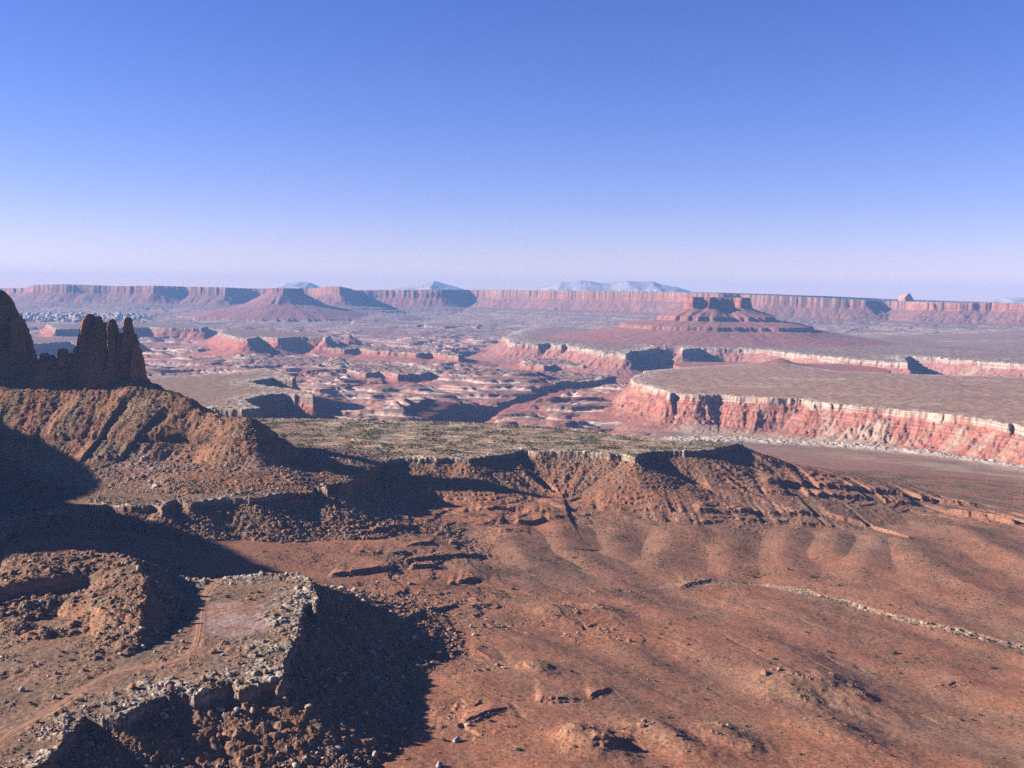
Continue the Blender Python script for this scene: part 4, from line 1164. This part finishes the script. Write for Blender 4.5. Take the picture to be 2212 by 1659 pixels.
TR, tr_nt, tr_b = new_mat('track_dirt')
ac = nd(tr_nt, 'ShaderNodeAttribute', attribute_name='across').outputs['Fac']
rut = maprange(tr_nt, mth(tr_nt, 'ABSOLUTE', mth(tr_nt, 'SUBTRACT', mth(tr_nt, 'ABSOLUTE', ac), 0.28)), 0.06, 0.15)
tp = tr_nt.nodes.new('ShaderNodeNewGeometry').outputs['Position']
rut = mth(tr_nt, 'MULTIPLY', rut, maprange(tr_nt, noise(tr_nt, tp, 0.4, 3), 0.3, 0.6, 0.4, 1.0))
tr_nt.links.new(mixrgb(tr_nt, 'MIX', rut, (0.235, 0.126, 0.082, 1), (0.155, 0.085, 0.054, 1)), tr_b.inputs['Base Color'])
road = strip('dirt_road', smooth(TRK, 1), 4.4, TR, nacross=13)
tag(road, 'narrow two rut dirt track curving round the stony hill on the near bench', 'dirt track', None, 'structure')

# ------------------------------------------------------------------ what can be seen from the camera
SL = H / Y
RUNMAX = np.maximum.accumulate(SL, axis=0)


def seen(x, y, top):
    fi = np.clip(np.interp(y, Drow, np.arange(NR)).astype(int), 0, NR - 1); fj = np.clip(np.interp(x / y, Ucol, np.arange(NC)).round().astype(int), 0, NC - 1)
    return top / y > RUNMAX[np.maximum(fi - 1, 0), fj] - 0.0006


# cell areas for scattering
AREA = (np.gradient(Drow)[:, None] * (np.gradient(Ucol)[None, :] * Drow[:, None])).astype(F4)
INF = (np.abs(Ucol) < 0.53)[None, :]


def scatter(weight, n, r):
    w = (weight * AREA * INF).ravel().astype(np.float64)
    w[~np.isfinite(w)] = 0
    cs = np.cumsum(w)
    k = np.searchsorted(cs, r.random(n) * cs[-1])
    i, j = np.divmod(np.minimum(k, NR * NC - 1), NC)
    i = np.minimum(i, NR - 2); j = np.minimum(j, NC - 2)
    y = Drow[i] + (Drow[i + 1] - Drow[i]) * r.random(n)
    u = Ucol[j] + (Ucol[j + 1] - Ucol[j]) * r.random(n)
    return u * y, y, i, j


# ------------------------------------------------------------------ boulders
def ico(sub):
    import bmesh
    bm = bmesh.new(); bmesh.ops.create_icosphere(bm, subdivisions=sub, radius=1.0)
    v = np.array([q.co[:] for q in bm.verts]); bm.verts.ensure_lookup_table()
    f = np.array([[q.index for q in fc.verts] for fc in bm.faces]); bm.free()
    return v, f


def rock_shape(sub, r, cuts=9):
    v, f = ico(sub)
    v = v.copy()
    for _ in range(cuts):
        n = r.normal(size=3); n /= np.linalg.norm(n)
        lim = r.uniform(0.45, 0.8)
        dd = v @ n
        v -= np.outer(np.maximum(dd - lim, 0), n)
    v *= np.array([r.uniform(0.85, 1.35), r.uniform(0.7, 1.0), r.uniform(0.5, 0.85)])
    v += r.normal(size=v.shape) * 0.02
    return v, f


rr = np.random.default_rng(5)
BIG = [rock_shape(3, rr, 12) for _ in range(10)]
SMALL = [rock_shape(1, rr, 7) for _ in range(10)]
def tiny(r):
    import bmesh
    bm = bmesh.new(); bmesh.ops.create_cube(bm, size=1.5)
    v = np.array([q.co[:] for q in bm.verts]); bm.verts.ensure_lookup_table()
    f = []
    for fc in bm.faces:
        i_ = [q.index for q in fc.verts]; f += [[i_[0], i_[1], i_[2]], [i_[0], i_[2], i_[3]]]
    bm.free()
    v = v * r.uniform(0.6, 1.1, (8, 3)) * np.array([1.2, 0.9, 0.7]) + r.normal(size=(8, 3)) * 0.12
    return v, np.array(f)
TINY = [tiny(rr) for _ in range(14)]
R_PALE = rock_material('pale_boulder', (0.275, 0.23, 0.185), (0.18, 0.138, 0.11))
R_RED = rock_material('red_boulder', (0.195, 0.10, 0.063), (0.13, 0.065, 0.045))


def rubble_material():
    m, nt, bsdf = new_mat('rubble')
    at = nd(nt, 'ShaderNodeAttribute', attribute_name='rock_colour').outputs['Color']
    pos = nt.nodes.new('ShaderNodeNewGeometry').outputs['Position']
    nt.links.new(mixrgb(nt, 'MULTIPLY', 0.6, at, mixrgb(nt, 'MIX', maprange(nt, noise(nt, pos, 0.8, 3), 0.35, 0.65), (0.6, 0.6, 0.6, 1), (1.3, 1.3, 1.3, 1))), bsdf.inputs['Base Color'])
    return m


def rotz(n, r):
    a_ = r.random(n) * 2 * math.pi
    return np.cos(a_), np.sin(a_)


def instance_stuff(name, shapes, x, y, z, sz, cols, mat, r, squash=(0.75, 1.1)):
    cos_, fac, cc, off = [], [], [], 0
    pick = r.integers(0, len(shapes), len(x))
    for k, (v, f) in enumerate(shapes):
        m = np.where(pick == k)[0]
        if len(m) == 0: continue
        ca, sa = rotz(len(m), r)
        sc = sz[m][:, None] * np.stack([r.uniform(0.8, 1.2, len(m)), r.uniform(0.8, 1.2, len(m)), r.uniform(*squash, len(m))], 1)
        vv = v[None] * sc[:, None]
        vx = vv[..., 0] * ca[:, None] - vv[..., 1] * sa[:, None]; vy = vv[..., 0] * sa[:, None] + vv[..., 1] * ca[:, None]
        co = np.stack([vx + x[m][:, None], vy + y[m][:, None], vv[..., 2] + z[m][:, None]], -1)
        cos_.append(co.reshape(-1, 3))
        fac.append((f[None] + (np.arange(len(m)) * len(v))[:, None, None] + off).reshape(-1, 3))
        cc.append(np.repeat(cols[m], len(v), 0)); off += len(m) * len(v)
    return mesh_np(name, np.concatenate(cos_), np.concatenate(fac), mat, [('rock_colour', 'FLOAT_COLOR', np.concatenate(cc))])


NB = 190000
wb = np.where(Y < 2300, BLD ** 1.5 * (0.25 + 1.5 * sst(-0.1, 0.5, fbm(X, Y, 30, 3, 900))), 0) * (1 - 0.45 * sst(1000, 1700, Y))
bx, by, bi, bj = scatter(wb, NB, rr)
bz = hgrid(bx, by)
bs = 0.36 * (1 - rr.random(NB)) ** (-1 / 2.6)
bs = np.minimum(bs * (0.8 + 0.3 * np.clip((by - 700) / 900, 0, 1)), np.where(by > 1100, 2.3, 3.4))
ok = seen(bx, by, bz + bs * 1.2)
bx, by, bz, bs, bi, bj = (q[ok] for q in (bx, by, bz, bs, bi, bj))
breg = REG[bi, bj]
bcol = COL[bi, bj]
wrim = (bcol[:, 0] > 0.36) | (rr.random(len(bx)) < np.where(np.isin(breg, (0, 12)), np.where(bx / by > -0.1, 0.2, 0.38), 0.2))
cpal = np.where(wrim[:, None], np.array((0.235, 0.195, 0.155)), np.array((0.153, 0.09, 0.06))) * rr.uniform(0.7, 1.3, (len(bx), 1))
inpic = (np.abs(bx / by) < 0.478) & (np.abs(((CY - CY) + FPX * 0) + 0) < 1)
vy_ = CY - FPX * ((bz * UP[2] + by * UP[1] + bx * UP[0]) / (bz * FWD[2] + by * FWD[1]))
inpic &= (vy_ < 1640)
ang_size = np.where(inpic, bs / by, 0)
order = np.argsort(-ang_size)
top = order[:280]
rest = np.setdiff1d(np.arange(len(bx)), top)
mid_ = bs[rest] / by[rest] > 0.0009
ra, rb = rest[mid_], rest[~mid_]
RUB = rubble_material()
o = instance_stuff('rock_rubble', SMALL, bx[ra], by[ra], bz[ra] + bs[ra] * 0.22, bs[ra], cpal[ra], RUB, rr)
o2 = instance_stuff('rock_rubble', TINY, bx[rb], by[rb], bz[rb] + bs[rb] * 0.2, bs[rb], cpal[rb], RUB, rr)
tag(o2, 'small stones strewn over the slopes between the larger blocks', 'rubble', None, 'stuff')
tag(o, 'loose broken rock scattered over the slopes and rims', 'rubble', None, 'stuff')
print('boulders', len(bx), float(bs[top].min()))
bmesh_cache = {}


def boulder(x, y, z, sz, pale, label, group=None, r=rr, shape=None):
    k = shape if shape is not None else int(r.integers(0, len(BIG)))
    key = (k, pale)
    if key not in bmesh_cache:
        v, f = BIG[k]
        o_ = mesh_np('boulder', v, f, R_PALE if pale else R_RED)
        bmesh_cache[key] = o_.data
        o_.name = 'boulder'
    else:
        o_ = bpy.data.objects.new('boulder', bmesh_cache[key]); coll.objects.link(o_)
    o_.location = (x, y, z + sz * 0.25)
    o_.scale = (sz, sz, sz)
    o_.rotation_euler = (r.uniform(-0.3, 0.3), r.uniform(-0.3, 0.3), r.uniform(0, 6.28))
    tag(o_, label, 'boulder', group)
    return o_


PLACE = {11: ('on the gullied slope below the dark spires', 'boulders on the slope below the spires'), 13: ('on the stony red hill beside the track', 'boulders on the red hill'),
         12: ('along the broken pale rim of the scrub bench', 'boulders along the bench rim'), 0: ('in the rubble under the bench rim', 'boulders under the bench rim'),
         2: ('in the stony dry wash', 'boulders in the dry wash'), 14: ('at the foot of the high cliff', 'boulders below the cliff')}
for q in top:
    pl = PLACE.get(int(breg[q]), PLACE[0])
    tone = 'pale angular' if wrim[q] else 'reddish brown angular'
    boulder(bx[q], by[q], bz[q], bs[q], bool(wrim[q]), f'{tone} boulder {pl[0]}', f'{tone.split()[0]} {pl[1]}')
# boulders that stand out on their own
for px, py, z, sz, pale, lab in [
        (934, 1432, -296, 2.6, True, 'cream boulder at the right edge of the big bench shadow'),
        (1012, 1567, -295, 2.3, True, 'smooth white boulder alone on red ground right of the big shadow'),
        (986, 1601, -295, 3.2, True, 'large rounded pale boulder at the lower corner of the big shadow'),
        (948, 1655, -295, 3.0, True, 'wide pale boulder at the bottom edge of the view'),
        (1652, 1456, -321, 4.4, False, 'lone dark block casting a shadow on the red basin'),
        (405, 1253, -255, 2.6, True, 'round pale boulder at the far end of the track'),
        (46, 1494, -255, 3.0, True, 'bulky tan boulder beside the track at the left edge'),
        (200, 1322, -238, 2.4, False, 'orange boulder on the front of the stony red hill'),
        (168, 1334, -241, 2.0, False, 'small orange boulder lower on the red hill front'),
        (325, 1034, -246, 5.0, True, 'huge tan block on the rubble above the bench rim'),
        (335, 1052, -251, 5.6, True, 'second huge tan block lying below the first on the bench'),
        (500, 1030, -254, 3.0, True, 'bright pale block at the foot of the slope below the spires'),
        (545, 1525, -262, 3.4, True, 'tall leaning pale slab below the near rim'),
        (254, 815, -133, 2.2, True, 'small white boulder on the crest under the spires'),
        (70, 868, -160, 5.0, False, 'big brown block high on the slope left of the spires'), (185, 875, -165, 4.6, False, 'wide brown block on the slope below the spires')]:
    x_, y_ = P(px, py, z)
    for _ in range(6):
        zz_ = float(hgrid(x_, y_)); x_, y_ = P(px, py, zz_)
    boulder(x_, y_, float(hgrid(x_, y_)), sz, pale, lab)

# ------------------------------------------------------------------ scrub
def bush_shape(r, n, leaf):
    vs, fs = [], []
    for k in range(n):
        th = r.uniform(0, 2 * math.pi); ph = r.uniform(0, 1) ** 0.7
        rad = r.uniform(0.45, 1.0)
        c = np.array([math.cos(th) * rad * math.sqrt(1 - ph * ph * 0.8), math.sin(th) * rad * math.sqrt(1 - ph * ph * 0.8), ph * rad * 1.1 + 0.05])
        a_ = r.normal(size=3); a_ /= np.linalg.norm(a_)
        b_ = np.cross(a_, r.normal(size=3)); b_ /= np.linalg.norm(b_)
        l = leaf * r.uniform(0.7, 1.4)
        i0_ = len(vs)
        vs += [c - a_ * l, c + b_ * l * 0.6, c + a_ * l, c - b_ * l * 0.6]
        fs += [(i0_, i0_ + 1, i0_ + 2), (i0_, i0_ + 2, i0_ + 3)]
    return np.array(vs), np.array(fs)


BUSHES = [bush_shape(rr, 170, 0.2) for _ in range(6)]
TUFTS = [bush_shape(rr, 7, 0.62) for _ in range(8)]
SC, sc_nt, sc_b = new_mat('scrub_leaves')
sca = nd(sc_nt, 'ShaderNodeAttribute', attribute_name='rock_colour').outputs['Color']
sc_nt.links.new(sca, sc_b.inputs['Base Color'])
BU, bu_nt, bu_b = new_mat('bush_leaves')
bpos = bu_nt.nodes.new('ShaderNodeNewGeometry').outputs['Position']
bu_nt.links.new(mixrgb(bu_nt, 'MIX', maprange(bu_nt, noise(bu_nt, bpos, 1.5, 3), 0.35, 0.65), (0.033, 0.041, 0.018, 1), (0.065, 0.07, 0.034, 1)), bu_b.inputs['Base Color'])
NS = 150000
ws = np.where(Y < 2300, VEG ** 1.6 * (0.15 + 1.6 * sst(-0.2, 0.45, fbm(X, Y, 55, 3, 910))), 0)
sx_, sy_, si, sj = scatter(ws, NS, rr)
sz_ = hgrid(sx_, sy_)
ss_ = np.minimum(0.34 * (1 - rr.random(NS)) ** (-1 / 3.2) * (0.75 + 0.9 * np.clip((sy_ - 700) / 1200, 0, 1)), 2.0)
ss_ = np.where(REG[si, sj] == 0, ss_ * 0.75, ss_ * 1.2)
ok = seen(sx_, sy_, sz_ + ss_)
sx_, sy_, sz_, ss_, si, sj = (q[ok] for q in (sx_, sy_, sz_, ss_, si, sj))
scol = np.array((0.057, 0.057, 0.034)) * rr.uniform(0.6, 1.5, (len(sx_), 1)) + rr.uniform(0, 0.03, (len(sx_), 1)) * np.array((1, 0.8, 0.4))
svy = CY - FPX * ((sz_ * UP[2] + sy_ * UP[1] + sx_ * UP[0]) / (sz_ * FWD[2] + sy_ * FWD[1]))
ang_s = np.where((np.abs(sx_ / sy_) < 0.478) & (svy < 1640), ss_ / sy_, 0)
order = np.argsort(-ang_s); stop = order[:270]; srest = np.setdiff1d(np.arange(len(sx_)), stop)
o = instance_stuff('desert_scrub', TUFTS, sx_[srest], sy_[srest], sz_[srest], ss_[srest], scol[srest], SC, rr, (0.7, 1.0))
tag(o, 'low olive desert scrub dotting the benches and basin', 'scrub', None, 'stuff')
bush_cache = {}


def bush(x, y, z, sz, label, group=None, r=rr):
    k = int(r.integers(0, len(BUSHES)))
    if k not in bush_cache:
        o_ = mesh_np('bush', *BUSHES[k], BU); bush_cache[k] = o_.data
    else:
        o_ = bpy.data.objects.new('bush', bush_cache[k]); coll.objects.link(o_)
    o_.location = (x, y, z - 0.1 * sz); o_.scale = (sz * r.uniform(0.9, 1.25), sz * r.uniform(0.9, 1.25), sz * r.uniform(0.75, 1.0)); o_.rotation_euler = (0, 0, r.uniform(0, 6.28))
    tag(o_, label, 'bush', group)
    return o_


BPL = {11: ('on the gullied slope below the spires', 'bushes on the slope below the spires'), 13: ('on the stony red hill', 'bushes on the red hill'), 12: ('on the pale rimmed scrub bench', 'bushes on the scrub bench'),
       0: ('on the open red basin', 'bushes on the red basin'), 2: ('along the dry wash', 'bushes along the dry wash'), 14: ('below the high cliff', 'bushes below the cliff')}
for q in stop:
    pl = BPL.get(int(REG[si[q], sj[q]]), BPL[0])
    bush(sx_[q], sy_[q], sz_[q], ss_[q], f'small olive green desert bush {pl[0]}', pl[1])
for px, py, sz, lab in [
        (1791, 1409, 2.2, 'dark bush, upper of a pair, in the hollow of the basin'), (1797, 1421, 1.8, 'smaller bush just below another in the basin hollow'),
        (1934, 1411, 2.6, 'round dark bush on the pale crest of a low swell'), (2144, 1444, 2.8, 'large lone green bush near the right edge of the basin'),
        (1769, 1549, 2.0, 'black looking bush beside the rocky knoll in the lower right'), (1755, 1247, 2.9, 'wide dark juniper at the head of the dry wash'),
        (1627, 1246, 2.4, 'leftmost dark juniper in the row along the dry wash'), (1703, 1230, 2.1, 'small juniper on the slope just above the dry wash'),
        (1812, 1265, 2.2, 'flat dark juniper beside the broken rock of the wash'), (1922, 1307, 2.0, 'round juniper above the pale gravel of the wash'),
        (1108, 1273, 2.6, 'broad green bush on the flat left of the dry wash'), (960, 1600, 1.7, 'green bush beside the large rounded pale boulder'),
        (1060, 1558, 1.6, 'green bush under the low ledge near the big shadow'), (1120, 1620, 1.8, 'green bush with a long shadow on the lower basin')]:
    x_, y_ = P(px, py, -310)
    for _ in range(8):
        zz_ = float(hgrid(x_, y_)); x_, y_ = P(px, py, zz_)
    bush(x_, y_, float(hgrid(x_, y_)), sz, lab)
print('scrub', time.time() - T0)

# ------------------------------------------------------------------ haze
def haze():
    m = bpy.data.materials.new('haze_air'); m.use_nodes = True
    nt = m.node_tree
    for n in list(nt.nodes):
        if n.type != 'OUTPUT_MATERIAL': nt.nodes.remove(n)
    out = [n for n in nt.nodes if n.type == 'OUTPUT_MATERIAL'][0]
    v = nt.nodes.new('ShaderNodeVolumePrincipled')
    v.inputs['Color'].default_value = HAZE_COLOR
    v.inputs['Density'].default_value = HAZE_DENSITY
    v.inputs['Anisotropy'].default_value = 0.0
    nt.links.new(v.outputs[0], out.inputs['Volume'])
    x0, x1, y0, y1, z0, z1 = -30000, 30000, -400, 26500, -560, 330
    co = np.array([(x, y, z) for z in (z0, z1) for y in (y0, y1) for x in (x0, x1)], F4)
    f = np.array([(0, 2, 3, 1), (4, 5, 7, 6), (0, 1, 5, 4), (2, 6, 7, 3), (0, 4, 6, 2), (1, 3, 7, 5)])
    o = mesh_np('haze', co, f, m)
    tag(o, 'thin violet blue haze over the canyon country', 'haze', None, 'stuff')
haze()
print('done', time.time() - T0)
